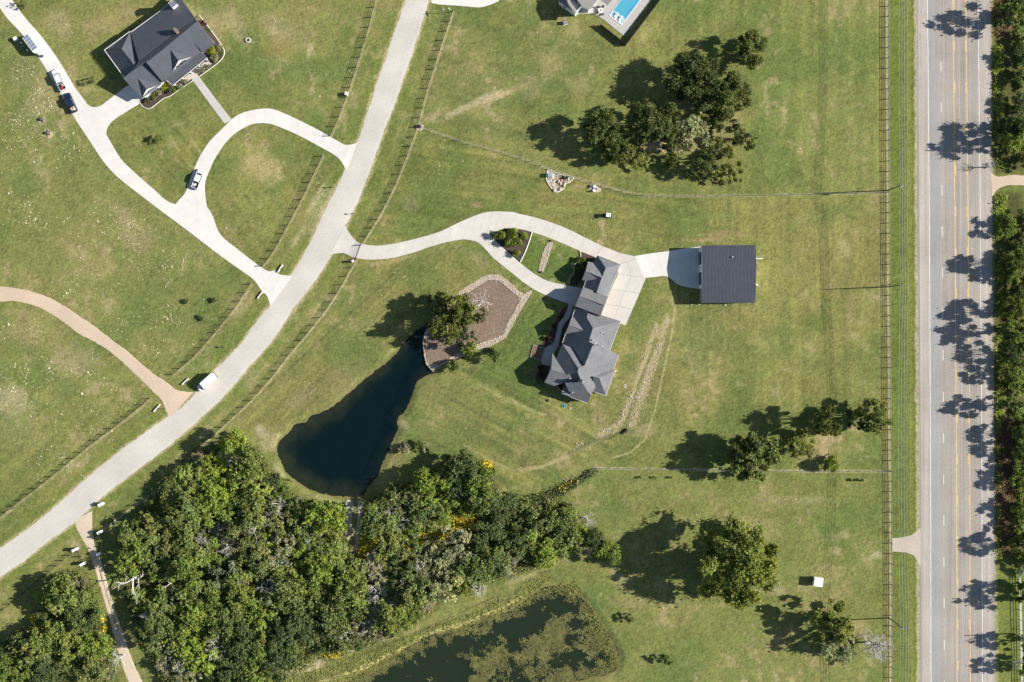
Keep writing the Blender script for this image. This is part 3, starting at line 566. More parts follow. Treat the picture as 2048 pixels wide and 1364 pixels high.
bed_out = [(920,582),(962,555),(977,549),(997,549),(1014,560),(1036,581),(1049,588),(1063,580),(1064,585),(1056,597),(1039,624),(1027,646),(1012,675),(992,687),(972,695),(948,700),(921,714),(892,726),(876,734),(866,744),(852,728),(849,712),(845,685),(850,665),(862,640),(876,624),(901,602)]
bed_in = [(928,592),(972,564),(978,561),(999,562),(1007,570),(1037,594),(1039,602),(1014,646),(1004,670),(967,683),(950,690),(919,704),(879,728),(858,728),(853,712),(849,685),(858,663),(868,646),(882,630),(906,610)]
tag(sheet('mulch_bed', bed_in, .05, M['mulch'], thick=.1), 'brown mulch bed under the oak beside the dark pond', kind='structure')
tag(sheet('cobble_border', bed_out, .025, M['stone'], thick=.06), 'tan cobble border round the mulch bed', kind='structure')
g_ = np.random.default_rng(3); q = scatter_poly(bed_out, 15000, g_); q = q[~inside(q[:, 0], q[:, 1], bed_in)]
stones('cobbles', q, .125, M['stone'], 'tan cobbles filling the border round the mulch bed', 'cobbles', .02, seed=4)
edg = MB(); e_ = [W(x, y, .05) for x, y in smooth(bed_in, True, 3)]; edg.tube(e_ + [e_[0]], .06, 5); tag(edg.build('bed_edging', M['black']), 'thin dark edging between the mulch and the cobbles', 'edging')
isl = [(1101,481),(1105,486),(1098,510),(1090,534),(1085,544),(1077,543),(1080,525),(1087,500),(1096,484)]
tag(sheet('gravel_strip', isl, .03, M['stone'], thick=.06), 'narrow cobble island in the lawn between the drives', kind='structure')
stones('cobbles', scatter_poly(isl, 1500, g_), .125, M['stone'], 'tan cobbles on the narrow island in the lawn', 'cobbles', .03, seed=5)
for x, y in ((1101, 482), (1082, 544)):
    mb = MB(); p = W(x, y); mb.cyl((p.x, p.y, 0), .32, .35, 12); mb.cyl((p.x, p.y, .35), .24, .04, 12); tag(mb.build('drain_pipe', M['black']), 'black drain pipe at the %s end of the cobble island' % ('upper' if y < 500 else 'lower'), 'drain pipe')
# rip-rap channel
rp = []
for poly, n in (([(1335,628),(1341,640),(1325,690),(1312,735),(1300,742),(1296,728),(1312,690)], 230), ([(1296,728),(1312,735),(1300,770),(1285,805),(1272,800),(1285,760)], 250), ([(1285,795),(1290,815),(1275,850),(1258,848),(1262,820)], 150), ([(1310,640),(1318,660),(1305,672)], 60), ([(1283,705),(1295,708),(1285,750),(1275,770),(1268,762)], 70), ([(1262,775),(1275,778),(1265,815),(1245,850),(1232,852),(1250,810)], 260), ([(1232,848),(1245,856),(1215,872),(1190,878),(1185,870),(1215,856)], 90), ([(1150,880),(1170,884),(1150,900)], 30)):
    rp.append(scatter_poly(poly, int(n * .85), g_) + g_.normal(0, 2.2, (int(n * .85), 2)))
stones('riprap', np.concatenate(rp), .14, M['rock'], 'pale limestone riprap lining the drainage channel', 'riprap', 0, .6, 7)
mb = MB(); p = W(1251, 862); mb.tube([(p.x - .8, p.y - .6, .25), (p.x + .5, p.y + .5, .3)], .35, 12); tag(mb.build('culvert_pipe', M['black']), 'black culvert pipe end at the foot of the riprap channel', 'culvert')
# planted island, bed with boulders, small patio
tri = [(983,470),(990,463),(1010,458),(1030,458),(1050,460),(1062,464),(1058,478),(1050,500),(1040,523),(1020,505),(1000,487)]
tag(sheet('planting_bed', tri, .07, M['darkmulch'], thick=.12), 'dark mulch island between the two arms of the drive', kind='structure')
def kerb(name, pts, m, label, w=.09, h=.16, closed=False, n=4):
    mb = MB(); q = [W(x, y, h / 2) for x, y in smooth(pts, closed, n)]
    if closed: q.append(q[0])
    mb.tube(q, [w * 1.2] * len(q), 4); return tag(mb.build(name, m), label, 'edging')
kerb('garden_edging', [(1064,464),(1059,480),(1051,502),(1040,524)], M['kerb'], 'straight pale edging on the lawn side of the island bed', .14, .2)
kerb('garden_edging', [(983,471),(1000,488),(1020,506),(1040,524)], M['black'], 'dark edging between the island bed and the front drive')
b2 = [(1097,339),(1108,344),(1125,350),(1146,354),(1140,364),(1130,368),(1126,378),(1112,384),(1100,373),(1093,360),(1093,350)]
tag(sheet('stone_bed', b2, .05, M['palegravel'], thick=.1), 'pale gravel bed beside the paddock fence', kind='structure'); tag(sheet('mulch_patch', [(1112,350),(1128,352),(1132,360),(1125,374),(1117,378),(1113,364)], .065, M['mulch'], thick=.05), 'brown mulch heart of the pale gravel bed', kind='structure')
kerb('garden_edging', b2, M['kerb'], 'pale kerb round the gravel bed by the paddock fence', .12, .2, True)
stones('boulders', scatter_poly(b2, 90, g_), .3, M['rock'], 'loose pale rocks in the gravel bed by the fence', 'rocks', .03, .7, 9)
def utility_box(x, y, sx, sy, sz, m, label, rz=0.0, pad=True):
    p = W(x, y); t = empty('utility_box', p, rz); tag(t, label, 'utility box')
    if pad: MB().box((0, 0, .06), (sx * 1.35, sy * 1.35, .12)).build('pad', M['walk'], t)
    MB().box((0, 0, sz / 2 + .12), (sx, sy, sz), top=(.96, .94)).build('cabinet', m, t); MB().box((0, 0, sz + .16), (sx * 1.06, sy * 1.06, .08), top=(.9, .9)).build('lid', m, t); MB().box((0, -sy / 2 - .02, sz * .55), (.06, .05, .2)).build('handle', M['steel'], t)
utility_box(1100, 351, 1.4, 1.1, 1.1, M['greenbox'], 'pale teal transformer box on the gravel bed by the fence', -.1)
utility_box(1129.5, 46.5, 1.0, .9, .8, M['steel'], 'grey utility box on the grass below the pool house', .3)
utility_box(839, 253, .9, .9, .5, M['black'], 'small dark meter box on pale gravel at the fence corner', .3)
stones('gravel_ring', np.array([(839 + 8 * math.cos(a) * r, 254 + 7 * math.sin(a) * r) for a, r in zip(g_.random(160) * 6.28, .5 + .5 * g_.random(160))]), .2, M['rock'], 'ring of pale gravel round the small meter box', 'gravel', 0, seed=10)
pat = [(1188 + 12 * math.cos(a) + 3 * math.cos(2 * a), 377 + 7 * math.sin(a) + 3 * math.cos(a)) for a in np.linspace(0, 6.28, 18)[:-1]]
tag(sheet('fire_pit_pad', pat, .04, M['palegravel'], thick=.08), 'pale oval gravel pad by the paddock fence', kind='structure')
# ------------------------------------------------------------------ fences
def fence(name, pts, label, heights, spacing, m_post, m_rail, post=.25, rail=.031, h=1.25, cat='fence', group=None, railn=5, wig=.0):
    q = [W(x, y) for x, y in smooth(pts, n=5)]; P = np.array([(v.x, v.y) for v in q]); d = np.r_[0, np.cumsum(np.hypot(*np.diff(P, axis=0).T))]
    n = max(2, int(round(d[-1] / spacing)) + 1); t = np.linspace(0, d[-1], n); S_ = np.c_[np.interp(t, d, P[:, 0]), np.interp(t, d, P[:, 1])]
    root = empty(name, (S_[0, 0], S_[0, 1], 0)); tag(root, label, cat, group); g = np.random.default_rng(int(d[-1] * 10))
    pm = MB().cyl((0, 0, -.1), post / 2, h + .1, 8).cyl((0, 0, h), post / 2 * 1.15, .04, 8).mesh('post', m_post)
    for x, y in S_: link('post', pm, root, (x - S_[0, 0], y - S_[0, 1], 0), g.random() * 6)
    for k, hh in enumerate(heights):
        MB().tube([(x - S_[0, 0], y - S_[0, 1], hh + g.normal(0, wig)) for x, y in S_], rail, railn).build('rail' if rail > .02 else 'wire', m_rail, root)
    return root
HT = (.40, .68, .95, 1.22)
fence('pipe_fence', F_W1, 'dark pipe fence between the dark roofed house lawn and the lane', HT, 3.0, M['pipe'], M['pipe'])
fence('pipe_fence', F_W2, 'dark pipe fence inside the loop drive along the lane', HT, 2.9, M['pipe'], M['pipe'])
fence('pipe_fence', F_W3, 'dark pipe fence between the concrete drive mouth and the parked white van', HT, 2.9, M['pipe'], M['pipe'])
fence('pipe_fence', F_W4, 'dark pipe fence from the gravel track mouth to the left edge', HT, 2.9, M['pipe'], M['pipe'])
fence('pipe_fence', F_E, 'dark pipe fence along the lane from the top drive to the gated drive', HT, 3.0, M['pipe'], M['pipe'])
fence('pipe_fence', F_E2, 'dark pipe fence along the lane from the gated drive down past the woodland', HT, 2.9, M['pipe'], M['pipe'])
fence('pipe_fence', F_GL, 'dark pipe fence running left from the white ranch gate', HT, 2.6, M['pipe'], M['pipe'])
fence('pipe_fence', F_HW, 'long straight grey pipe fence beside the highway verge', HT, 3.03, M['pipe'], M['pipegrey'], .22, .042)
fence('pipe_fence', [(2036,1138),(2039,1250),(2041,1380)], 'pale topped rail fence on the far side of the highway', (.5, .9, 1.35), 3.0, M['pipe'], M['white'], .14, .06, 1.4)
fence('wire_fence', F_N, 'wire fence with wooden posts between the two upper paddocks', (.35, .65, .95, 1.15), 3.1, M['wood'], M['steel'], .13, .014, 1.2, railn=3)
fence('wire_fence', F_S, 'wire fence with wooden posts crossing above the lower paddock', (.35, .65, .95, 1.15), 3.1, M['wood'], M['steel'], .15, .014, 1.2, railn=3)
fence('wire_fence', F_S2, 'wire fence with wooden posts running down into the woodland', (.35, .65, .95, 1.15), 3.1, M['wood'], M['steel'], .15, .014, 1.2, railn=3)
fence('drive_gate', [(721,491),(712,516)], 'thin dark pipe gate across the gated concrete drive', (.2, .5, .8, 1.1, 1.4), 3.6, M['pipe'], M['pipe'], .12, .03, 1.5, 'gate')
# white ranch gate
cols = [((204,1064), 'white masonry gate column nearest the lane on the right of the sand track'), ((203,1107), 'white masonry gate column carrying the right gate leaf'), ((170,1127), 'white masonry gate column carrying the left gate leaf'), ((154,1099), 'white masonry gate column where the left fence ends')]
for (x, y), lb in cols:
    t = empty('gate_column', W(x - 1, y - 1), R(27)); tag(t, lb, 'gate column', 'white ranch gate columns')
    MB().box((0, 0, .12), (1.35, .74, .24)).build('plinth', M['walk'], t); MB().box((0, 0, 1.0), (1.15, .56, 1.6)).build('shaft', M['whitew'], t); MB().box((0, 0, 1.86), (1.36, .76, .14), top=(.92, .9)).build('cap', M['white'], t)
fence('gate_wing', [(206,1067),(208,1085),(205,1104)], 'dark railed wing between the right hand gate columns', HT + (1.5,), 2.1, M['pipe'], M['pipe'], cat='fence', h=1.5)
fence('gate_wing', [(156,1102),(163,1114),(168,1124)], 'dark railed wing between the left hand gate columns', HT + (1.5,), 2.1, M['pipe'], M['pipe'], cat='fence', h=1.5)
for a, b, lb in (((172,1126), (186,1117), 'left leaf of the dark ranch gate over the sand track'), ((187,1117), (201,1108), 'right leaf of the dark ranch gate over the sand track')):
    A, B = W(*a), W(*b); t = empty('gate_leaf', A); tag(t, lb, 'gate', 'ranch gate leaves'); D = B - A
    fr = MB()
    for hh in (.25, 1.45): fr.tube([(0, 0, hh), (D.x, D.y, hh)], .05, 5)
    fr.tube([(0, 0, .2), (0, 0, 1.5)], .05, 5); fr.tube([(D.x, D.y, .2), (D.x, D.y, 1.5)], .05, 5); fr.build('frame', M['pipe'], t)
    for i in range(1, 8): MB().tube([(D.x * i / 8, D.y * i / 8, .25), (D.x * i / 8, D.y * i / 8, 1.45)], .028, 4).build('bar', M['pipe'], t)
# ------------------------------------------------------------------ buildings
def unit(v): l = math.hypot(*v); return (v[0] / l, v[1] / l)
def facet_z(poly, d, anchor, slope):
    A = W(anchor[0], anchor[1], anchor[2]); out = []
    for x, y in poly:
        z = anchor[2]
        for _ in range(8):
            p = W(x, y, z); z = anchor[2] - slope * ((p.x - A.x) * d[0] - (p.y - A.y) * d[1])
        out.append(W(x, y, z))
    return out
def facet(house, poly, d, anchor, slope, base, mroof, mwall, seam=None, mseam=None, name='roof_slope', th=.16, gable=True):
    P = facet_z(poly, d, anchor, slope)
    a = sum(P[i].x * P[(i + 1) % len(P)].y - P[(i + 1) % len(P)].x * P[i].y for i in range(len(P)))
    if a < 0: P = P[::-1]
    n = len(P); mid = [Vector((p.x, p.y, max(p.z - th, base - .05))) for p in P]; low = [Vector((p.x, p.y, base - .1)) for p in P]
    mb = MB(); mb.add(P + mid, [tuple(range(n))] + [(n + i, n + (i + 1) % n, (i + 1) % n, i) for i in range(n)], 0)
    mb.add(mid + low, [(n + i, n + (i + 1) % n, (i + 1) % n, i) for i in range(n)] + [tuple(range(2 * n - 1, n - 1, -1))], 1)
    o = mb.build(name, [mroof, mwall if gable else mroof], house)
    if seam:
        dx, dy = d[0], -d[1]; nx_, ny_ = -dy, dx; sm_ = MB(); A = P[0]; ts = [(p.x - A.x) * nx_ + (p.y - A.y) * ny_ for p in P]; k = math.floor(min(ts) / seam) * seam + seam / 2
        zf = lambda x, y: A.z - slope * ((x - A.x) * dx + (y - A.y) * dy)
        while k < max(ts):
            us = []
            for i in range(n):
                t0, t1 = ts[i] - k, ts[(i + 1) % n] - k
                if (t0 > 0) != (t1 > 0):
                    f = t0 / (t0 - t1); q = P[i].lerp(P[(i + 1) % n], f); us.append((q.x - A.x) * dx + (q.y - A.y) * dy)
            us.sort()
            for u0, u1 in zip(us[::2], us[1::2]):
                if u1 - u0 < .4: continue
                v = []
                for u in (u0 + .05, u1 - .05):
                    for w_, hz in ((-.03, -.01), (-.03, .05), (.03, .05), (.03, -.01)):
                        x, y = A.x + dx * u + nx_ * (k + w_), A.y + dy * u + ny_ * (k + w_); v.append((x, y, zf(x, y) + hz))
                sm_.add(v, [(0, 1, 5, 4), (1, 2, 6, 5), (2, 3, 7, 6), (0, 3, 2, 1), (4, 5, 6, 7)])
            k += seam
        if sm_.v: sm_.build('roof_seams', mseam, o)['kind'] = 'stuff'
    return o
def walls(house, poly, z, m, name='wall'):
    p = [W(x, y, z) for x, y in poly]; cx = sum(q.x for q in p) / len(p); cy = sum(q.y for q in p) / len(p)
    for i in range(len(p)):
        a, b = p[i], p[(i + 1) % len(p)]; l = (b - a).length
        if l < .3: continue
        MB().box(((a.x + b.x) / 2, (a.y + b.y) / 2, z / 2), (l + .19, .2, z - .003 * i), math.atan2(b.y - a.y, b.x - a.x)).build(name, m, house)
    return p
def on_wall(house, name, a, b, z, f, w, h, zc, m, out=.06, frame=None):
    A, B = W(*a, z), W(*b, z); d = (B - A).normalized(); c = A.lerp(B, f); nrm = Vector((d.y, -d.x, 0)); ang = math.atan2(d.y, d.x)
    o = MB().box((c.x, c.y, zc), (w, .24 + out * 2, h), ang).build(name, m, house)
    if frame: 
        fr = MB()
        for zz in (zc - h / 2 - .05, zc + h / 2 + .05): fr.box((c.x, c.y, zz), (w + .24, .27 + out * 2, .1), ang)
        for sx in (-1, 1): fr.box((c.x + d.x * sx * (w / 2 + .06), c.y + d.y * sx * (w / 2 + .06), zc), (.12, .268 + out * 2, h), ang)
        fr.build('frame', frame, o)
    return o
# --- dark roofed white house, upper left
t1 = zt(195, 0, 6.2)
H1 = empty('house', W(330, 90)); tag(H1, 'white house with charcoal metal roof, gables and front porch, by the loop drive', 'house')
SE = (.624, .781); NW = (-.624, -.781); NE = (.781, -.624); SW = (-.781, .624)
def f1_(poly, d, a, s, seam=.6, gable=False): ax, ay = t1([a[:2]])[0]; return facet(H1, t1(poly), d, (ax, ay, a[2]), s, 2.75, M['metalroof'], M['whitew'], seam, M['seam'], gable=gable)
f1_([(410,402),(820,105),(1000,-70),(1220,240),(1070,320),(930,430),(665,630),(510,750)], NW, (410,402,2.85), .30)
f1_([(510,750),(665,630),(930,430),(1070,320),(1220,240),(1235,265),(1090,385),(650,745),(470,830)], NW, (665,630,5.2), .62)
f1_([(600,768),(1090,385),(1290,635),(800,1012)], SE, (650,745,6.5), .5)
f1_([(900,610),(1005,750),(935,880)], SW, (1005,750,5.9), .6, gable=True); f1_([(900,610),(1165,705),(1005,750)], NE, (1005,750,5.9), .6, gable=True)
f1_([(850,985),(1290,640),(1360,715),(930,1060)], SE, (850,985,3.1), .14, gable=True)
f1_([(1090,385),(1235,265),(1450,535),(1290,635)], SE, (1235,265,6.2), .36)
f1_([(405,388),(505,745),(470,830),(300,605)], NE, (300,605,5.0), .5); f1_([(85,620),(405,388),(300,605)], NW, (300,605,5.0), .72)
f1_([(85,620),(300,605),(470,830),(330,965),(250,850)], SW, (300,605,5.0), .5)
f1_([(320,970),(600,770),(795,1040),(550,1220)], SE, (320,970,5.4), .34, gable=True); f1_([(470,830),(640,735),(600,770),(320,970)], NW, (320,970,5.4), .4)
f1_([(495,965),(610,1105),(550,1215)], SW, (610,1105,4.7), .6, gable=True); f1_([(495,965),(785,1045),(610,1105)], NE, (610,1105,4.7), .5, gable=True)
fp1 = [(130,640),(410,440),(830,140),(1010,-30),(1190,240),(1400,530),(1290,620),(850,960),(800,1030),(570,1190),(350,970),(280,850)]
walls(H1, t1(fp1), 2.75, M['whitew'])
wa, wb = t1([(570,1190)])[0], t1([(800,1030)])[0]
on_wall(H1, 'window', wa, wb, 2.75, .52, 2.6, 1.3, 1.55, M['glass'], .05, M['white']); on_wall(H1, 'awning', wa, wb, 2.75, .5, 3.0, .1, 2.4, M['metalroof'], .45)
for f in (.3, .5, .7): on_wall(H1, 'window', t1([(935,880)])[0], t1([(1165,705)])[0], 4.0, f, .42, .5, 4.45, M['glass'], .03)
for f in (.2, .5, .8): on_wall(H1, 'garage_door', t1([(350,970)])[0], t1([(570,1190)])[0], 2.75, f, 1.5, 2.2, 1.1, M['white'], .05)
MB().box((W(346,8,5.4).x, W(346,8,5.4).y, 4.2), (1.7, 1.3, 4.4), R(38)).build('chimney', M['whitew'], H1); MB().box((W(346,8,6.4).x, W(346,8,6.4).y, 6.5), (1.9, 1.5, .2), R(38)).build('chimney_cap', M['steel'], H1)
MB().box((W(353,62,6.5).x, W(353,62,6.5).y, 6.3), (1.5, .8, 2.6), R(-50)).build('chimney', M['brick'], H1)
pf = MB(); pp = [W(x, y) for x, y in t1([(935,1075),(1370,735),(1420,790),(985,1110)])]; pf.prism([(q.x, q.y) for q in pp], 0, .16); pf.build('porch_floor', M['porch'], H1)
for f in (0, .25, .5, .75, 1):
    q = W(*t1([(945 + 400 * f, 1040 - 315 * f)])[0], 2.7); MB().box((q.x, q.y, 1.35), (.22, .22, 2.7), R(38)).build('porch_post', M['white'], H1)
bed1 = [(1260,190),(1380,340),(1510,520),(1568,620),(1560,700),(1480,790),(1260,950),(1190,995),(1000,1120),(900,1190),(820,1220),(730,1290),(650,1345),(575,1330),(525,1280),(570,1200),(800,1040),(850,980),(1300,640),(1400,530),(1220,250)]
tag(sheet('garden_bed', t1(bed1), .06, M['darkmulch'], thick=.1), 'dark mulch bed wrapped round the charcoal roofed house', kind='structure')
kerb('garden_edging', t1([(1260,190),(1380,340),(1510,520),(1568,620),(1560,700),(1480,790),(1260,950)]), M['kerb'], 'pale curved edging of the bed right of the front walk', .1, .18)
kerb('garden_edging', t1([(1190,995),(1000,1120),(900,1190),(820,1220),(730,1290),(650,1345),(575,1330),(525,1280)]), M['kerb'], 'pale curved edging of the bed left of the front walk', .1, .18)
def gutter(house, pts, z, m='white', r=.075):
    MB().tube([W(x, y, z) for x, y in pts], r, 6).build('gutter', M[m], house)
for g_p in ([(85,620),(405,386)], [(412,400),(820,104),(1000,-72)], [(85,620),(252,852),(330,965)], [(842,977),(1292,637)], [(1215,238),(1450,536)], [(848,988),(930,1062),(1362,716)]): gutter(H1, t1(g_p), 2.95)
# --- shingled house with garage wing, centre
t3 = zt(1010, 600, 5.683); t2 = zt(1010, 480, 6.2)
H2 = empty('house', W(1180, 700)); tag(H2, 'large house with many hipped grey shingle slopes below the concrete apron', 'house')
aE = (.951, .308); aW = (-.951, -.308); aS = (-.308, .951); aN = (.308, -.951)
def f3_(poly, d, a, s): ax, ay = t3([a[:2]])[0]; return facet(H2, t3(poly), d, (ax, ay, a[2]), s, 2.9, M['shingle'], M['stonew'], gable=False)
f3_([(800,90),(948,125),(930,200),(1000,320),(952,472),(1003,500),(905,745),(770,545),(650,490)], aW, (800,90,3.0), .55)
f3_([(948,125),(1315,240),(1000,320),(930,200)], aN, (1315,240,3.0), .72)
f3_([(1315,240),(1190,570),(1003,500),(952,472),(1000,320)], aE, (1315,240,3.0), .42)
f3_([(1003,500),(1190,570),(1290,620),(1235,778),(1000,870),(1030,990),(975,1090),(870,930),(825,820),(835,772),(905,745)], aE, (1290,620,3.0), .42)
f3_([(655,500),(770,545),(905,745),(832,777)], aN, (655,500,4.0), .6); f3_([(655,500),(832,777),(822,825),(700,848),(585,665)], aW, (655,500,4.0), .5)
f3_([(540,602),(585,665),(697,848),(525,788)], aN, (525,788,5.7), .6); f3_([(525,788),(697,848),(830,825),(870,930),(680,940),(560,975),(450,935)], aS, (525,788,5.7), .40)
f3_([(680,940),(870,930),(975,1090),(940,1170),(755,1105)], aS, (940,1170,3.0), .7); f3_([(680,940),(755,1105),(640,1060)], aN, (640,1060,3.5), .12)
f3_([(1000,870),(1212,780),(1245,805),(1072,888)], aN, (1245,805,3.0), .45); f3_([(1072,888),(1245,805),(1145,1085)], aE, (1245,805,3.0), .42); f3_([(1000,870),(1072,888),(1145,1085),(1010,1040)], aS, (1145,1085,3.0), .75)
f3_([(765,175),(890,345),(728,283)], aN, (728,283,5.3), .6); f3_([(728,283),(890,345),(680,390)], aS, (728,283,5.3), .42)
walls(H2, t3([(815,115),(940,150),(1080,200),(1290,255),(1180,575),(1270,625),(1215,780),(1225,805),(1135,1060),(1000,1025),(930,1150),(655,1050),(570,960),(475,925),(560,640),(600,655),(665,515),(665,490)]), 2.88, M['stonew'])
MB().box((W(1160.4,761,7.2).x, W(1160.4,761,7.2).y, 6.8), (1.0, .7, 2.2), R(-18)).build('chimney', M['steel'], H2); MB().box((W(1160.4,761,8).x, W(1160.4,761,8).y, 8.0), (1.15, .85, .15), R(-18)).build('chimney_cap', M['black'], H2)
for x, y, z in ((1100,368,4.8),(1000,455,6.3),(1035,488,6.9),(1108,527,5.4),(770,1050,4.6),(740,895,5.2)):
    q = W(*t3([(x, y)])[0], z); MB().cyl((q.x, q.y, z - .4), .14, .95, 10).build('roof_vent', M['white'], H2)
for x, y, z in ((1050,228,3.9),(1068,268,4.6),(985,455,6.4),(1048,510,6.8)):
    q = W(*t3([(x, y)])[0], z); MB().box((q.x, q.y, z + .1), (.4, .4, .35), top=(.7, .7)).build('roof_vent', M['black'], H2)
for a, b, n in (((1290,255),(1180,575),4), ((1270,625),(1215,780),2), ((1225,805),(1135,1060),3), ((665,515),(600,655),1), ((560,640),(475,925),3)):
    for i in range(n): on_wall(H2, 'window', t3([a])[0], t3([b])[0], 2.88, (i + .5) / n, 1.3, 1.4, 1.5, M['glass'], .05, M['white'])
on_wall(H2, 'door', t3([(560,640)])[0], t3([(600,655)])[0], 2.88, .5, .9, 2.1, 1.05, M['deck'])
# garage wing
H3 = empty('garage', W(1195, 570)); tag(H3, 'grey shingled garage wing with gables beside the concrete apron', 'garage')
def f2_(poly, d, a, s): ax, ay = t2([a[:2]])[0]; return facet(H3, t2(poly), d, (ax, ay, a[2]), s, 2.9, M['shingle'], M['stonew'], gable=False)
f2_([(1250,347),(1435,303),(1265,700),(1135,650),(1205,455)], aE, (1435,303,3.0), .48); f2_([(1145,190),(1435,303),(1250,347)], aN, (1435,303,3.0), .75)
f2_([(1145,190),(1250,347),(1210,437),(1095,290)], aW, (1145,190,3.0), .6); f2_([(1030,275),(1095,290),(1210,440),(1200,468),(1000,385)], aN, (1000,385,4.9), .55)
f2_([(1000,385),(1200,468),(1000,510),(955,490)], aS, (1000,385,4.9), .55); f2_([(1000,510),(1200,468),(1135,645),(975,580)], aW, (1200,468,5.1), .55)
f2_([(970,580),(1135,645),(1268,700),(1232,810),(925,695)], aN, (925,695,5.8), .5); f2_([(925,695),(1232,810),(1187,940),(870,820)], aS, (925,695,5.8), .45)
walls(H3, t2([(1150,215),(1415,315),(1185,920),(890,815),(985,595),(1010,520),(975,490),(1040,295),(1105,305)]), 2.88, M['stonew'])
for f in (.25, .6): on_wall(H3, 'garage_door', t2([(890,815)])[0], t2([(985,595)])[0], 2.88, f, 2.4, 2.2, 1.1, M['deck'], .04)
for f in (.2, .5, .8): on_wall(H3, 'garage_door', t2([(1415,315)])[0], t2([(1185,920)])[0], 2.88, f, 2.6, 2.2, 1.1, M['deck'], .04)
for g_p in ([(448,937),(560,978)], [(640,1063),(755,1108),(940,1174)], [(1010,1043),(1147,1088)], [(800,88),(650,488)], [(1317,240),(1190,572)], [(1292,620),(1237,778)], [(1248,806),(1147,1087)]): gutter(H2, t3(g_p), 3.0, 'kerb', .06)
for g_p in ([(868,822),(1187,942)], [(953,490),(1000,512),(973,582)], [(1143,188),(1436,302),(1268,700)], [(1028,273),(1095,290)]): gutter(H3, t2(g_p), 3.0, 'kerb', .06)
# garden beds on the west front
tag(sheet('garden_bed', [(1159,502),(1190,514),(1175,535),(1163,556),(1155,572),(1140,572),(1138,563),(1141,555),(1148,545),(1147,532),(1156,522),(1161,512)], .06, M['darkmulch'], thick=.1), 'dark mulch bed in front of the garage gable', kind='structure')
kerb('garden_edging', [(1159,501),(1161,512),(1156,522),(1147,532),(1149,545),(1141,555),(1138,568)], M['stone'], 'wavy stone edging of the bed by the garage gable', .16, .2)
tag(sheet('garden_bed', [(1128,612),(1135,612),(1128,632),(1117,648),(1112,670),(1105,688),(1092,694),(1080,700),(1072,690),(1082,688),(1092,680),(1100,665),(1112,640),(1120,625)], .05, M['darkmulch'], thick=.1), 'dark mulch bed left of the curved walk', kind='structure')
tag(sheet('garden_bed', [(1143,620),(1160,618),(1148,655),(1130,690),(1118,690),(1122,668),(1130,648),(1138,636)], .045, M['darkmulch'], thick=.1), 'dark mulch bed between the curved walk and the house', kind='structure')
tag(sheet('garden_bed', [(1084,728),(1100,732),(1096,750),(1088,768),(1076,766),(1071,755),(1078,738)], .045, M['darkmulch'], thick=.1), 'dark mulch bed at the left corner of the shingled house', kind='structure')
pl = empty('timber_deck', W(1075, 705), R(-16)); tag(pl, 'small square brown timber deck by the curved walk', 'deck')
for i in range(14): MB().box((-1.5 + i * .225, 0, .22), (.2, 3.6, .06)).build('board', M['deck'], pl)
for s in (-1, 1): MB().box((0, s * 1.86, .17), (3.4, .1, .2)).build('rim_board', M['walk'], pl); MB().box((s * 1.72, 0, .165), (.1, 3.6, .2)).build('rim_board', M['walk'], pl)
# --- barn
t4 = zt(1300, 470, 8.525)
H4 = empty('barn', W(1455, 548)); tag(H4, 'wide metal barn with dark ribbed roof and two roll up doors', 'barn')
BS = (0, 1); BN = (0, -1)
def f4_(poly, d, a, s, rib=.45): return facet(H4, poly, d, a, s, a[2] - s * 7, M['barnroof'], M['whitew'], rib, M['barnseam'])
rz_ = 5.2
facet(H4, [(1404.5,490.5),(1511,490),(1512.8,532),(1405.5,532)], BN, (1404.5,532,rz_), .085, 4.5, M['barnroof'], M['whitew'], .4, M['barnseam'])
facet(H4, [(1405.5,532),(1512.8,532),(1511.6,576),(1405.5,576)], BS, (1405.5,532,rz_), .085, 4.5, M['barnroof'], M['whitew'], .4, M['barnseam'])
facet(H4, [(1405.5,576),(1511.6,576),(1510.5,605.5),(1405.5,606)], BS, (1405.5,576,4.5), .12, 3.75, M['barnroof'], M['whitew'], .4, M['barnseam'])
bw = [(1404.5,493),(1509.5,493),(1509.5,575),(1404.5,575)]
walls(H4, bw, 4.55, M['whitew'])
for f in (.27, .77): on_wall(H4, 'roll_up_door', bw[3], bw[0], 4.55, 1 - f if f < .5 else 1 - f, 3.7, 3.8, 1.9, M['blue'], .04)
on_wall(H4, 'wall_lamp', bw[3], bw[0], 4.55, .5, .3, .4, 3.2, M['black'], .15)
for x in (1408, 1442, 1476, 1508): q = W(x, 604, 3.8); MB().box((q.x, q.y, 1.9), (.2, .2, 3.8)).build('lean_to_post', M['whitew'], H4)
MB().tube([W(1512,517,.3), W(1525,517,.3)], .12, 8).build('downspout', M['white'], H4); MB().tube([W(1512,568,.3), W(1516,572,.3)], .14, 8).build('downspout', M['white'], H4)
q = W(1465,514,5.0); MB().cyl((q.x, q.y, 4.9), .15, .6, 10).build('roof_vent', M['white'], H4)
tag(sheet('barn_floor', [(1400,577),(1508,577),(1508,605),(1400,605)], .03, M['walk'], thick=.1), 'concrete floor under the barn lean-to', kind='structure')
for x, y in ((1398,609),(1450,610),(1383,609)):
    mb = MB(); p = W(x, y); mb.cyl((p.x, p.y, 0), .22, .3, 8, 0, .15); tag(mb.build('bucket', M['white']), 'small white bucket beside the barn lean-to', 'bucket', 'buckets by the barn')
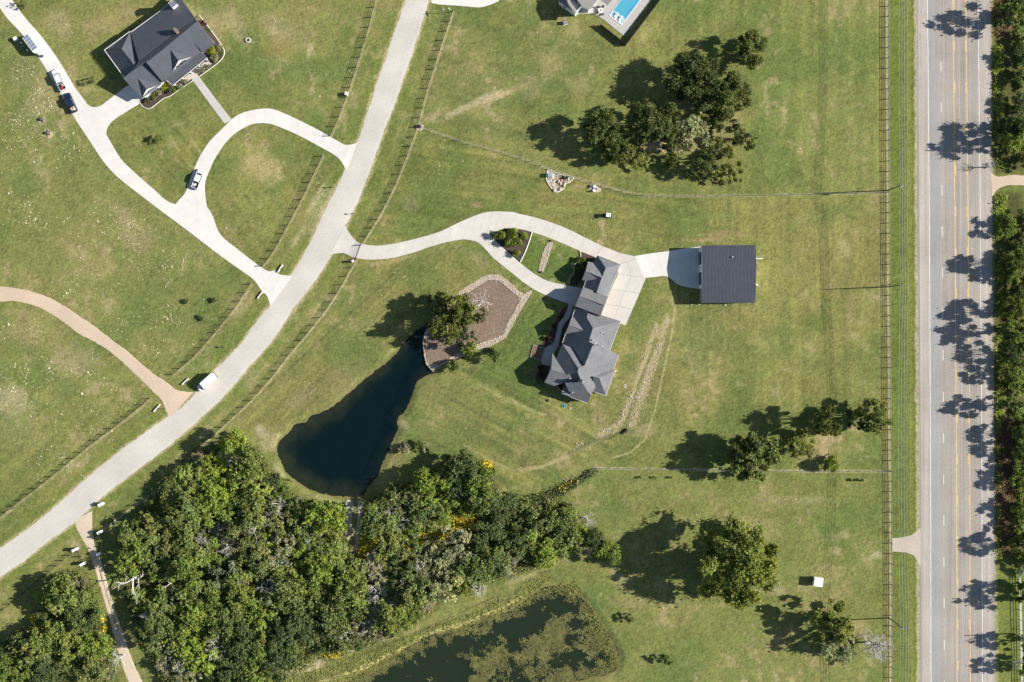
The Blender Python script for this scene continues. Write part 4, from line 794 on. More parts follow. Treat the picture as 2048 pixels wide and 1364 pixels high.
# --- pool house and pool
t5 = zt(1050, 0, 6.827)
H5 = empty('pool_house', W(1150, -5)); tag(H5, 'white pool house with taupe roof cut off by the top edge', 'house')
def f5_(poly, d, a, s, m): ax, ay = t5([a[:2]])[0]; return facet(H5, t5(poly), unit(d), (ax, ay, a[2]), s, 2.9, m, M['whitew'], .6 if m is M['metalroof'] else None, M['seam'])
dSW = (-.72, .70); dNE = (.72, -.70); dSE = (.7, .72); dNW = (-.7, -.72)
f5_([(455,10),(440,-60),(560,-40),(592,45),(690,186)], dSW, (455,10,3.0), .45, M['poolroof']); f5_([(592,45),(560,-40),(600,-30),(628,42),(715,146),(690,186)], dNE, (592,45,4.9), .5, M['poolroof'])
f5_([(600,-30),(628,42),(712,146),(772,76),(700,-20),(640,-90)], dSW, (712,146,3.2), .5, M['metalroof'])  # darker charcoal material stands in for the shade on this slope
f5_([(772,76),(700,-20),(640,-90),(820,-160),(1000,-12),(905,115),(872,134)], dSE, (905,115,3.1), .3, M['poolroof'])
f5_([(1000,-12),(820,-160),(1100,-150),(1190,-8),(1125,75),(1050,10)], dNE, (1125,75,2.9), .05, M['poolroof'])
walls(H5, t5([(470,15),(690,175),(765,85),(870,125),(980,-10),(820,-150),(620,-80),(470,-60)]), 2.85, M['whitew'])
on_wall(H5, 'window', t5([(765,85)])[0], t5([(870,125)])[0], 2.85, .5, 1.7, 1.3, 1.6, M['glass'], .05, M['white']); on_wall(H5, 'window', t5([(470,15)])[0], t5([(690,175)])[0], 2.85, .35, 1.0, 1.1, 1.6, M['glass'], .05, M['white'])
dk = t5([(660,215),(690,180),(770,80),(880,130),(1000,-10),(1100,-150),(1800,-120),(1730,0),(1350,490),(1220,390),(1080,270),(960,200),(880,190),(760,185)])
PW = t5([(1162,200),(1325,322),(1548,24),(1640,-110),(1470,-230),(1320,0)]); PW = t5([(1160,203),(1326,325),(1650,-110),(1484,-232)])
tag(sheet('pool_deck', dk, .10, M['pooldeck'], thick=.14), 'grey concrete pool deck', kind='structure')
pool = empty('swimming_pool', W(1230, 20)); tag(pool, 'bright blue swimming pool with white coping and tanning ledge', 'swimming pool')
pv = [W(x, y, 0) for x, y in PW]; bs = MB(); n = 4
bs.add([(v.x, v.y, .106) for v in pv], [(0, 1, 2, 3)] if (pv[1] - pv[0]).cross(pv[2] - pv[0]).z > 0 else [(3, 2, 1, 0)]); bs.add([(v.x, v.y, .106) for v in pv] + [(v.x, v.y, .21) for v in pv], [(i, (i + 1) % 4, 4 + (i + 1) % 4, 4 + i) for i in range(4)])
bs.build('basin', M['pooltile'], pool).location = -pool.location
def rel(o): o.location = o.location - pool.location; return o
lg = MB(); lp = [W(x, y, 0) for x, y in t5([(1160,203),(1326,325),(1375,262),(1208,140)])]; lg.prism([(v.x, v.y) for v in lp], .10, .145); rel(lg.build('tanning_ledge', mat('ledge_plaster', (.52, .58, .60), .8, .05), pool))
dp = MB(); lp = [W(x, y, 0) for x, y in t5([(1375,262),(1360,235),(1500,45),(1620,-125),(1650,-110),(1360,282)])]; dp.prism([(v.x, v.y) for v in lp], .10, .114); rel(dp.build('pool_dark_band', mat('dark_blue_plaster', (.06, .36, .70), .7, .05), pool))  # thin dark blue strip along the right side of the basin floor
cp = MB(); oc = [pv[i] + (pv[i] - (pv[0] + pv[2]) / 2).normalized() * .42 for i in range(4)]
for i in range(4):
    j = (i + 1) % 4; q4 = [(p.x, p.y) for p in (pv[i], pv[j], oc[j], oc[i])]; MBx = MB().prism(q4, .08, .2 + .002 * i); rel(MBx.build('coping', M['coping'], pool))
wt = MB(); wt.add([(v.x, v.y, .165) for v in pv], [(0, 1, 2, 3)] if (pv[1] - pv[0]).cross(pv[2] - pv[0]).z > 0 else [(3, 2, 1, 0)]); rel(wt.build('water', M['poolwater'], pool))
for x, y, lb in ((1240,215,'white pool lounger nearest the table in the shallow ledge'), (1300,262,'white pool lounger at the lower corner of the shallow ledge')):
    t = empty('pool_lounger', W(*t5([(x, y)])[0]) + Vector((0, 0, .15)), R(50)); tag(t, lb, 'lounger', 'pool loungers')
    MB().box((-.1, 0, .22), (1.1, .62, .14), top=(.98, .95)).build('seat', M['white'], t); MB().box((.6, 0, .42), (.5, .6, .12), top=(.95, .95), shift=(.1, 0)).build('backrest', M['white'], t); MB().box((-.1, 0, .08), (.7, .4, .16)).build('base', M['white'], t)
tb = empty('patio_table', W(1201, 22) + Vector((0, 0, .1))); tag(tb, 'round pale patio table on the pool deck', 'table')
rg = MB(); 
for k in range(20):
    a, b = 2 * math.pi * k / 20, 2 * math.pi * (k + 1) / 20; rg.add([(r * math.cos(t_), r * math.sin(t_), z) for z in (.68, .74) for t_, r in ((a, .3), (a, .7), (b, .7), (b, .3))], [(4, 5, 6, 7), (1, 2, 6, 5), (3, 0, 4, 7), (3, 2, 1, 0)])
rg.build('table_top', M['white'], tb); MB().cyl((0, 0, .66), .3, .1, 14).build('burner', M['brick'], tb); MB().cyl((0, 0, 0), .45, .66, 14, 0, .3).build('base', M['stonew'], tb)
for k, a in enumerate((60, 135, 215, 300)):
    c = Vector((1201 + 8.5 * math.cos(R(a)), 22 - 8.5 * math.sin(R(a)))); t = empty('patio_chair', W(c.x, c.y) + Vector((0, 0, .1)), R(a)); tag(t, 'dark patio chair at the %s of the round table' % ('upper right', 'upper left', 'lower left', 'lower right')[k], 'chair', 'patio chairs')
    MB().box((0, 0, .4), (.55, .55, .1)).build('seat', M['black'], t); MB().box((.28, 0, .65), (.1, .55, .5), top=(1, .9), shift=(.06, 0)).build('backrest', M['black'], t)
    for sx in (-1, 1):
        for sy in (-1, 1): MB().box((sx * .22, sy * .22, .18), (.05, .05, .36)).build('leg', M['black'], t)
def board_fence(pts, label, h):
    P = [W(x, y) for x, y in pts]; t = empty('board_fence', P[0]); tag(t, label, 'fence')
    for a, b in zip(P, P[1:]):
        d = b - a; n = int(d.length / .3); ang = math.atan2(d.y, d.x); bm_ = MB().box((0, 0, h / 2), (.27, .05, h)).mesh('board', M['darkwood'])
        for i in range(n): q = a.lerp(b, (i + .5) / n) - P[0]; link('board', bm_, t, q, ang)
        for i in range(int(d.length / 2.4) + 1): q = a + d.normalized() * min(i * 2.4, d.length) - P[0]; MB().box((q.x, q.y, h / 2 + .05), (.14, .14, h + .1), ang).build('post', M['wood'], t)
        for hh in (.3, h - .2): MB().tube([a - P[0] + Vector((0, 0, hh)), b - P[0] + Vector((0, 0, hh))], .06, 4).build('rail', M['darkwood'], t)
board_fence(t5([(1028,352),(1372,625)]), 'dark board fence below the pool, lower left side', 1.75)
board_fence(t5([(1372,628),(1850,0),(1900,-60)]), 'dark board fence right of the pool running off the top', 1.75)
# --- white pump shed
t = empty('pump_shed', W(1633, 1161), R(-8)); tag(t, 'small white square shed standing alone in the lower paddock', 'shed')
for i, (c, d) in enumerate((((-1.1, 0, .95), (.1, 2.3, 1.9)), ((1.1, 0, .95), (.1, 2.3, 1.9)), ((0, 1.1, .95), (2.09, .1, 1.89)), ((0, -1.1, .95), (2.09, .1, 1.89)))): MB().box(c, d).build('wall', M['white'], t)
rf = MB(); rf.box((0, 0, 2.02), (2.6, 2.6, .14), top=(1, 1)); rf.build('roof', M['white'], t); MB().box((-1.17, .3, .85), (.06, .8, 1.5)).build('door', M['panel'], t); MB().box((-1.22, .0, .9), (.06, .06, .15)).build('handle', M['black'], t)
# ------------------------------------------------------------------ vehicles
def rrect(l, w, r, n=4, cx=0, cy=0):
    p = []
    for sx, sy, a0 in ((1, 1, 0), (-1, 1, 90), (-1, -1, 180), (1, -1, 270)):
        for k in range(n + 1): a = R(a0 + 90 * k / n); p.append((cx + sx * (l / 2 - r) + r * math.cos(a), cy + sy * (w / 2 - r) + r * math.sin(a)))
    return p
def wheels(t, xs, w, r=.4):
    wm = MB()
    for x in xs:
        for s in (-1, 1):
            o = MB().tube([(x, s * (w / 2 - .28), r), (x, s * (w / 2 - .02), r)], r, 16).build('wheel', M['tyre'], t); MB().tube([(x, s * (w / 2 - .05), r), (x, s * (w / 2), r)], r * .6, 12).build('rim', M['steel'], o)
def pickup(px, py, ang, label, paint, l=5.9, bedlen=1.7, name='pickup_truck'):
    t = empty(name, W(px, py), R(ang)); tag(t, label, 'pickup truck'); w = 2.0; f = l / 2; bx = -f + bedlen + .15
    body = MB().prism(rrect(l, w, .28), .45, .85, 0, .995); body.prism(rrect(f - bx - 1.0 + .9, w - .02, .3, 4, (bx + f) / 2 + .05), .85, 1.12, 0, .97); body.build('body', paint, t)
    hx_ = f - 1.55; MB().prism(rrect(1.35, w - .2, .3, 4, f - .82), 1.10, 1.19, 0, .93).build('hood', paint, t)
    cabl = hx_ - bx; c0 = (bx + hx_) / 2 + .1
    gh = MB().prism(rrect(cabl + .35, w - .1, .12, 3, c0), 1.1, 1.14); 
    b0 = [(c0 - cabl / 2 - .1, -.93), (c0 + cabl / 2 + .35, -.93), (c0 + cabl / 2 + .35, .93), (c0 - cabl / 2 - .1, .93)]; t0 = [(c0 - cabl / 2 + .08, -.74), (c0 + cabl / 2 - .35, -.74), (c0 + cabl / 2 - .35, .74), (c0 - cabl / 2 + .08, .74)]
    gh.add([(x, y, 1.12) for x, y in b0] + [(x, y, 1.82) for x, y in t0], [(0, 1, 5, 4), (1, 2, 6, 5), (2, 3, 7, 6), (3, 0, 4, 7), (4, 5, 6, 7)]); gh.build('window_glass', M['glass'], t)
    pi = MB()
    for a, b in zip(b0, t0): pi.tube([(a[0], a[1], 1.12), (b[0], b[1], 1.83)], .06, 4)
    xm = c0 - .05
    for s in (-1, 1): pi.tube([(xm, s * .92, 1.12), (xm, s * .745, 1.83)], .05, 4)
    pi.build('pillars', paint, t); MB().prism(rrect(cabl - .4, 1.58, .18, 4, c0 - .13), 1.81, 1.90, 0, .94).build('roof', paint, t)
    bw_ = MB(); cbx = -f + bedlen / 2 + .1
    bw_.box((cbx, .92, 1.0), (bedlen, .12, .34)); bw_.box((cbx, -.92, 1.0), (bedlen, .12, .34)); bw_.box((bx, 0, 1.0), (.08, 1.75, .33)); bw_.build('bed_side', paint, t)
    MB().box((-f + .09, 0, 1.0), (.1, 1.7, .32)).build('tailgate', paint, t); MB().box((cbx, 0, .87), (bedlen, 1.74, .06)).build('bed_floor', M['black'], t)
    wheels(t, (f - 1.05, -f + 1.15), w); MB().box((f + .03, 0, .6), (.14, 1.9, .22)).build('bumper', M['steel'], t); MB().box((-f - .04, 0, .6), (.14, 1.9, .2)).build('bumper', M['steel'], t)
    for s in (-1, 1):
        MB().box((f - .08, s * .78, .9), (.2, .34, .16)).build('headlight', M['insul'], t); MB().box((-f + .05, s * .93, .98), (.12, .14, .3)).build('tail_light', M['red'], t); MB().box((hx_ - .05, s * 1.12, 1.2), (.14, .24, .2)).build('mirror', M['black'], t)
    return t
def cargo(t, items):
    for (x, y, z, dx, dy, dz, rz, m, lb, nm) in items:
        p = Matrix.Rotation(t.rotation_euler[2], 3, 'Z') @ Vector((x, y, z)) + t.location
        mb = MB().box((0, 0, dz / 2), (dx, dy, dz), 0, top=(.95, .93)); o = mb.build(nm, M[m] if isinstance(m, str) else m); o.location = p; o.rotation_euler = (0, 0, t.rotation_euler[2] + rz); tag(o, lb, nm.replace('_', ' '))
k1 = pickup(121, 162, 116, 'white pickup truck parked ahead of the navy one, red gear in bed', M['white'], 6.5, 2.0)
cargo(k1, [(-2.6, .2, .9, .8, .6, .5, .3, 'red', 'red tool box in the bed of the front white pickup', 'tool_box'), (-1.8, -.4, .9, .6, .7, .4, .1, 'tan', 'tan carton in the bed of the front white pickup', 'carton'), (-1.75, .5, .9, .5, .4, .45, .5, 'black', 'black crate in the bed of the front white pickup', 'crate')])
k2 = pickup(143.5, 207, 114, 'navy pickup truck with pale cargo parked by the drive junction', M['blue'], 5.9, 1.75)
cargo(k2, [(-1.9, .3, .9, .9, .7, .35, .4, 'tan', 'tan carton filling the navy pickup bed', 'carton'), (-2.3, -.4, .9, .6, .5, .4, -.3, 'kerb', 'pale bag in the navy pickup bed', 'bag'), (-1.6, -.45, .9, .6, .5, .3, .2, 'ash', 'pale bundle behind the cab of the navy pickup', 'bundle')])
k3 = pickup(398, 359, 69, 'white pickup truck alone on the loop drive', M['white'], 5.8, 1.7)
cargo(k3, [(-1.9, .25, .9, .5, .9, .3, .9, 'white', 'white cooler in the bed of the loop drive pickup', 'cooler')])
t = empty('delivery_van', W(415.5, 764.5), R(-138)); tag(t, 'white delivery van parked on the edge of the lane', 'van')
MB().prism(rrect(4.75, 2.06, .22, 4, -.75), .45, 2.45, 0, .985).prism(rrect(4.6, 1.9, .3, 4, -.75), 2.45, 2.56, 0, .94).build('body', M['white'], t)
MB().prism(rrect(1.5, 2.0, .55, 5, 2.35), .45, 1.25, 0, .95).build('hood', M['white'], t)
MB().add([(1.55, -.95, 2.3), (1.55, .95, 2.3), (2.2, .9, 1.24), (2.2, -.9, 1.24), (1.2, -.95, 2.3), (1.2, .95, 2.3), (1.2, .9, 1.24), (1.2, -.9, 1.24)], [(0, 3, 2, 1), (0, 4, 7, 3), (1, 2, 6, 5), (0, 1, 5, 4)]).build('windshield', M['glass'], t)
MB().box((-3.2, 0, .55), (.22, 2.1, .2)).build('rear_bumper', M['black'], t); MB().box((3.08, 0, .55), (.2, 1.6, .22)).build('front_bumper', M['black'], t); wheels(t, (2.1, -2.1), 2.08, .38)
for s in (-1, 1): MB().box((1.75, s * 1.15, 1.6), (.15, .25, .35)).build('mirror', M['black'], t); MB().box((2.95, s * .65, .95), (.25, .35, .18)).build('headlight', M['insul'], t); MB().box((-3.15, s * .9, 1.4), (.08, .12, .5)).build('tail_light', M['red'], t)
t = empty('travel_trailer', W(71, 92.5), R(-53)); tag(t, 'white enclosed trailer with five blue-grey roof panels beside the drive', 'trailer')
MB().prism([(-3.0, -1.2), (2.35, -1.2), (3.2, -.35), (3.2, .35), (2.35, 1.2), (-3.0, 1.2)], .5, 2.55, 0, .985).build('body', M['white'], t); MB().prism([(-2.98, -1.18), (2.3, -1.18), (3.1, -.35), (3.1, .35), (2.3, 1.18), (-2.98, 1.18)], 2.55, 2.62, 0, .97).build('roof', M['white'], t)
for i in range(5): MB().box((-2.4 + i * .98, -.05, 2.66), (.86, 1.75, .05)).build('roof_panel', M['panel'], t)
wheels(t, (-.5, .4), 2.4, .35); MB().tube([(3.0, .8, .5), (4.3, 0, .5), (3.0, -.8, .5)], .06, 5).build('drawbar', M['black'], t); MB().cyl((3.9, 0, .0), .07, 1.0, 8).build('jack', M['steel'], t); MB().box((-3.02, 0, 1.45), (.08, 2.0, 1.8)).build('rear_door', M['white'], t); MB().box((3.7, 0, .62), (.5, .4, .35)).build('battery_box', M['black'], t)
t = empty('folding_chair', W(48, 93), .4); tag(t, 'turquoise folding chair in the shade beside the trailer', 'chair')
MB().box((0, 0, .42), (.5, .5, .05)).build('seat', M['teal'], t); MB().box((-.27, 0, .7), (.06, .5, .55), shift=(-.1, 0)).build('backrest', M['teal'], t)
for sx in (-1, 1):
    for sy in (-1, 1): MB().box((sx * .2, sy * .2, .2), (.04, .04, .4)).build('leg', M['steel'], t)
for x, y, lb in ((43,86,'white bucket in the trailer shade above the turquoise chair'), (55.5,101,'white bucket in the trailer shade below the turquoise chair')):
    p = W(x, y); tag(MB().cyl((p.x, p.y, 0), .25, .4, 12, 0, .3).build('bucket', M['white']), lb, 'bucket')
utility_box(33, 79, 1.0, .9, .9, M['white'], 'small white box on the grass left of the trailer', .4, False)
t = empty('golf_cart', W(1216, 431.5), R(-8)); tag(t, 'golf cart with white roof on the open lawn', 'golf cart')
MB().prism(rrect(2.3, 1.15, .25), .28, .55, 0, .97).prism(rrect(.7, 1.05, .25, 4, .8), .55, .85, 0, .9).build('body', M['black'], t); MB().box((-.35, 0, .72), (.6, 1.0, .2)).build('seat', M['tan'], t); MB().box((-.7, 0, 1.0), (.12, 1.0, .45)).build('backrest', M['tan'], t)
MB().prism(rrect(1.35, 1.2, .15, 4, 0), 1.82, 1.9, 0, .95).build('roof', M['white'], t); wheels(t, (.8, -.75), 1.15, .24)
for sx in (-.55, .6):
    for sy in (-.5, .5): MB().tube([(sx * 1.0, sy, .55), (sx, sy, 1.84)], .03, 5).build('roof_post', M['black'], t)
MB().tube([(.5, .25, .8), (.35, .25, 1.05)], .03, 5).build('steering_column', M['black'], t)
# fire pit chairs and small pieces
for k, (x, y, lb) in enumerate(((1184,373,'white patio chair at the left of the gravel pad'), (1190,374,'white patio chair at the top of the gravel pad'), (1188,381,'white patio chair at the bottom of the gravel pad'))):
    t = empty('patio_chair', W(x, y) + Vector((0, 0, .04)), k * 2.1); tag(t, lb, 'chair', 'chairs on the gravel pad'); MB().box((0, 0, .4), (.7, .7, .1)).build('seat', M['white'], t); MB().box((.33, 0, .7), (.1, .7, .5), shift=(.08, 0)).build('backrest', M['white'], t)
    for sx in (-1, 1): MB().box((0, sx * .3, .2), (.6, .07, .4)).build('leg', M['white'], t)
def ring(x, y, r, label, name, m, n=14, s=.3):
    t = empty(name, W(x, y)); tag(t, label, 'fire pit')
    for k in range(n): a = 2 * math.pi * k / n; MB().box((r * math.cos(a), r * math.sin(a), .17), (s, r * 5.6 / n, .34), a, top=(.85, .85)).build('stone', m, t)
    MB().cyl((0, 0, .0), r * .85, .08, 14).build('ash', M['black'], t)
ring(496.5, 80.5, .62, 'pale stone fire ring on the lawn right of the dark roofed house', 'fire_ring', M['kerb']); ring(1190.5, 378, .4, 'small fire pit on the gravel pad by the paddock fence', 'fire_pit', M['brick'], 10, .2)
def lid(x, y, r, m, label):
    p = W(x, y); t = empty('septic_lid', p); tag(t, label, 'lid'); MB().cyl((0, 0, 0), r, .14, 18).build('riser', m, t); MB().cyl((0, 0, .14), r * .55, .06, 14, 0, r * .45).build('cap', M['black'], t)
lid(1127.5, 811.5, .62, M['teal'], 'round green septic lid below the shingled house'); lid(1094.5, 801, .45, M['black'], 'round black septic lid below the shingled house'); lid(1141, 817, .3, M['white'], 'small white lid right of the green septic lid'); lid(1250, 772, .45, M['kerb'], 'pale round lid on the grass right of the shingled house')
for x, y, rz, l, lb in ((561,537,58,2.6,'pale concrete headwall beside the upper corner of the concrete drive mouth'), (521,590,52,2.6,'pale concrete headwall beside the lower corner of the concrete drive mouth'), (371,763,43,2.6,'pale concrete headwall behind the white van'), (314.5,816,48,2.8,'pale concrete headwall left of the gravel track mouth')):
    t = empty('culvert_headwall', W(x, y), R(rz)); tag(t, lb, 'headwall', 'culvert headwalls'); MB().box((0, 0, .25), (l, .34, .5)).build('wall', M['kerb'], t); MB().box((0, -.3, .12), (.9, .3, .26)).build('pipe_mouth', M['black'], t)
p = W(204.5, 1008); t = empty('gate_sign', p, R(27)); tag(t, 'white masonry pier by the lane above the sand track mouth', 'pier'); MB().box((0, 0, .7), (1.3, .7, 1.4)).build('block', M['whitew'], t); MB().box((0, 0, 1.45), (1.5, .88, .12)).build('cap', M['white'], t)
t = empty('mail_column', W(694, 189), R(-20)); tag(t, 'square stone mailbox column on the fence beside the lane', 'mailbox'); MB().box((0, 0, .6), (.9, .9, 1.2)).build('column', M['stonew'], t); MB().box((0, 0, 1.27), (1.1, 1.1, .14), top=(.8, .8)).build('cap', M['kerb'], t); MB().box((.5, 0, .95), (.12, .35, .3)).build('letter_box', M['black'], t)
t = empty('gate_post', W(707, 523), R(-60)); tag(t, 'white topped gate post beside the gated drive', 'gate post'); MB().box((0, 0, .8), (.5, .5, 1.6)).build('post', M['pipe'], t); MB().box((0, 0, 1.66), (.7, .7, .14), top=(.8, .8)).build('cap', M['white'], t)
def mailbox(x, y, rz, m, label):
    t = empty('mailbox', W(x, y), R(rz)); tag(t, label, 'mailbox'); MB().box((0, 0, .5), (.12, .12, 1.0)).build('post', M['wood'], t); MB().box((.05, 0, 1.15), (.6, .28, .3), top=(1, .7)).build('letter_box', m, t)
mailbox(662, 375, -20, M['black'], 'black mailbox on the grass inside the loop drive'); mailbox(706, 428, 160, M['black'], 'black mailbox right of the lane above the gated drive'); mailbox(447, 694, 140, M['black'], 'black mailbox on the verge above the white van'); mailbox(899, 20, -60, M['white'], 'white mailbox at the top end of the lane fence')
t = empty('street_sign', W(888, 26), R(20)); tag(t, 'street name sign on a pole by the top drive', 'sign'); MB().cyl((0, 0, 0), .06, 2.6, 8).build('pole', M['steel'], t); MB().box((0, 0, 2.7), (.06, 1.6, .22)).build('blade', M['insul'], t); MB().box((0, 0, 2.95), (1.2, .06, .22)).build('blade', M['insul'], t)
for x, y, lb in ((84,239,'dark stump on a pale ash patch left of the drive'), (96,266,'small dark stump on a pale patch below the other stump')):
    t = empty('tree_stump', W(x, y), x); tag(t, lb, 'stump'); mb = MB().cyl((0, 0, 0), .6, .7, 9, 0, .42)
    for a in range(5): mb.tube([(0, 0, .2), (math.cos(a * 1.3) * 1.1, math.sin(a * 1.3) * .9, .05)], [.25, .08], 5)
    mb.build('stump', M['bark'], t)
# ------------------------------------------------------------------ utility poles and wires
ARM = {}
def upole(x, y, h, arm, label, rz=0, extra=True, dx0=.2):
    t = empty('utility_pole', W(x, y), rz); tag(t, label, 'utility pole'); MB().tube([(0, 0, -.3), (0, 0, h)], [.19, .12], 10).build('pole', M['wood'], t)
    MB().box((dx0 + .3, 0, h - .35), (arm, .14, .16)).build('crossarm', M['steel'], t)
    for i in range(4): MB().cyl((dx0 + .3 - arm / 2 + .1 + i * (arm - .2) / 3, 0, h - .28), .07, .25, 8).build('insulator', M['insul'], t)
    if extra: MB().cyl((.35, -.35, h - 2.0), .3, .9, 12).build('transformer', M['steel'], t); MB().tube([(.1, 0, h - 1.2), (.1, .5, h - .4)], .03, 4).build('brace', M['steel'], t)
    return [W(x, y) + Vector((dx0 + .3 - arm / 2 + .1 + i * (arm - .2) / 3, 0, h - .05)) for i in range(4)]
a0 = upole(1775, 381, 11.4, 2.4, 'utility pole with transformer where the paddock fence meets the highway fence')
a1 = upole(1778, 573.5, 10.4, 2.4, 'slim utility pole on the highway fence right of the barn', extra=False)
a2 = upole(1778, 1236, 10.8, 2.6, 'utility pole on the highway fence beside the dead tree')
upole(2028, 1267, 7.8, 1.6, 'utility pole on the far side of the highway', extra=False)
up_ = [v + Vector((.3, 90, 0)) for v in a0]; dn_ = [v + Vector((0, -60, 0)) for v in a2]
for i, lb in enumerate(('overhead wire nearest the fence', 'second overhead wire from the fence', 'third overhead wire from the fence', 'overhead wire nearest the highway')):
    path = []
    for A, B, sag in ((up_[i], a0[i], 1.0), (a0[i], a1[i], .4), (a1[i], a2[i], 1.4), (a2[i], dn_[i], .6)):
        for f in np.linspace(0, 1, 14)[(0 if not path else 1):]: q = A.lerp(B, f); path.append(q - Vector((0, 0, sag * 4 * f * (1 - f))))
    tag(MB().tube(path, .035, 4).build('overhead_wire', M['wire']), lb + ' along the highway verge', 'wire', 'overhead wires')
for r_ in (H1, H2, H3, H4, H5, dn, dm, wk, fw):
    for c in r_.children: c.matrix_parent_inverse = Matrix.Translation(-r_.location)
# ------------------------------------------------------------------ vegetation
def leaf_cloud(P, N, size, tint, g, asp=.75):
    n = len(P); r = g.normal(size=(n, 3)); u = np.cross(N, r); u /= np.linalg.norm(u, axis=1)[:, None] + 1e-9; w = np.cross(N, u)
    s = (size * (.6 + .8 * g.random(n)))[:, None]; u = u * s; w = w * s * asp; bend = N * s * .25
    V = np.stack([P - u, P - w + bend * g.random((n, 1)), P + u, P + w - bend * g.random((n, 1))], 1).reshape(-1, 3)
    return V, np.arange(n * 4).reshape(-1, 4), np.repeat(tint, 4, 0)
def crown_data(Rc, Hc, nl, nleaf, size, seed, sparse=0.0, dome=.55, spread=.72, lobe=(.24, .40)):
    g = np.random.default_rng(seed); lob = []
    for i in range(nl):
        if i < nl * .6: a = i * 2.399 + g.random() * .8; rr = spread * Rc * math.sqrt((i + .5) / (nl * .6)) * (.85 + .3 * g.random())
        else: a = g.random() * 6.28; rr = spread * Rc * math.sqrt(g.random())
        z = Hc * (dome * math.sqrt(max(0, 1 - (rr / Rc) ** 2)) + g.normal(0, .09)) + Hc * (.30)
        if i % 4 == 3: z = Hc * g.uniform(.12, .34); rr *= .8
        lr = Rc * (lobe[0] + (lobe[1] - lobe[0]) * g.random()); lob.append((rr * math.cos(a), rr * math.sin(a), z, lr, .72 + .2 * g.random()))
    lob = np.array(lob); wgt = lob[:, 3] ** 2; k = g.choice(nl, nleaf * 2, p=wgt / wgt.sum())
    d = g.normal(size=(nleaf * 2, 3)); d[:, 2] = np.where(d[:, 2] < -.2, -d[:, 2] * .6, d[:, 2]); d /= np.linalg.norm(d, axis=1)[:, None]
    rad = np.clip(1 - np.abs(g.normal(0, .24, nleaf * 2)), .25, 1.0) + g.normal(0, .09, nleaf * 2) + (g.random(nleaf * 2) < .22) * g.normal(.15, .3, nleaf * 2)
    bmp_ = 1 + .34 * np.sin(d[:, 0] * 6 + k * 1.7) * np.sin(d[:, 1] * 6 + k * .9) + .15 * np.sin(d[:, 2] * 9 + k)
    L_ = lob[k]; P = L_[:, :3] + d * (L_[:, 3] * rad * bmp_)[:, None] * np.stack([np.ones(len(k)), np.ones(len(k)), L_[:, 4]], 1)
    keep = np.ones(len(k), bool)
    for j in range(nl):
        q = (P - lob[j, :3]) / (lob[j, 3] * np.array([1, 1, lob[j, 4]])); keep &= ~((np.linalg.norm(q, axis=1) < .62) & (k != j))
    if sparse:
        cl = vnoise(P[:, 0] / (Rc * .22) + 50, P[:, 1] / (Rc * .22) + 50 + P[:, 2], seed); keep &= cl > sparse
    P, d, k = P[keep][:nleaf], d[keep][:nleaf], k[keep][:nleaf]; n = len(P)
    N = d * .42 + g.normal(0, .62, (n, 3)); N[:, 2] += .32; N /= np.linalg.norm(N, axis=1)[:, None]
    lt = 1 + g.normal(0, .16, nl); hue = g.normal(-.02, .04, nl)
    t = (lt[k] * (.72 + .56 * g.random(n)))[:, None] * np.stack([1 + hue[k] + g.normal(0, .08, n), np.ones(n), 1 - hue[k]], 1)
    return leaf_cloud(P, N, size, np.clip(t, .25, 2.2), g) + (lob,)
def trunk_mesh(name, lob, Rc, th, m, n=9, seed=0):
    g = np.random.default_rng(seed); mb = MB(); zt_ = lob[:, 2].min() * .6; mb.tube([(0, 0, -.2), (.1 * th, 0, zt_ * .5), (0, .1 * th, zt_)], [th * 1.25, th, th * .8], 7)
    for j in range(min(n, len(lob))):
        x, y, z = lob[j, :3]; mb.tube([(0, 0, zt_ * .92), (x * .4 + g.normal(0, .2), y * .4 + g.normal(0, .2), zt_ + (z - zt_) * .55), (x * .8, y * .8, z * .97), (x * 1.05, y * 1.05, z + lob[j, 3] * .3)], [th * .6, th * .4, th * .2, th * .06], 5)
    return mb.mesh(name, m)
PROTO = {}
def protos(key, lm, count, Rc, Hc, nl, nleaf, size, seed, th, bark='bark', **kw):
    out = []
    for i in range(count):
        V, F, T, lob = crown_data(Rc, Hc, nl, nleaf, size, seed + i * 13, **kw); out.append((np_mesh('crown', V, F, L[lm], False, T), trunk_mesh('trunk', lob, Rc, th, M[bark], seed=seed + i)))
    PROTO[key] = (out, Rc, Hc)
protos('big', 'oak', 3, 8.0, 9.0, 56, 24000, .21, 100, .42, lobe=(.10, .21), spread=.88, sparse=.22); protos('bigolive', 'olive', 1, 10.5, 10.5, 76, 42000, .24, 160, .5, lobe=(.09, .18), spread=.9, sparse=.18)
protos('oak', 'oak', 4, 5.5, 7.2, 38, 12000, .20, 200, .3, lobe=(.11, .23), spread=.87, sparse=.22); protos('sparse', 'oak', 4, 5.5, 7.0, 24, 4200, .22, 260, .28, sparse=.42, lobe=(.12, .2), spread=.9); protos('palesparse', 'pale', 3, 5.0, 6.0, 14, 4200, .22, 300, .2, sparse=.42, lobe=(.2, .3))
protos('olive', 'olive', 3, 5.0, 7.0, 36, 10500, .2, 330, .28, lobe=(.11, .22), spread=.88, sparse=.22)
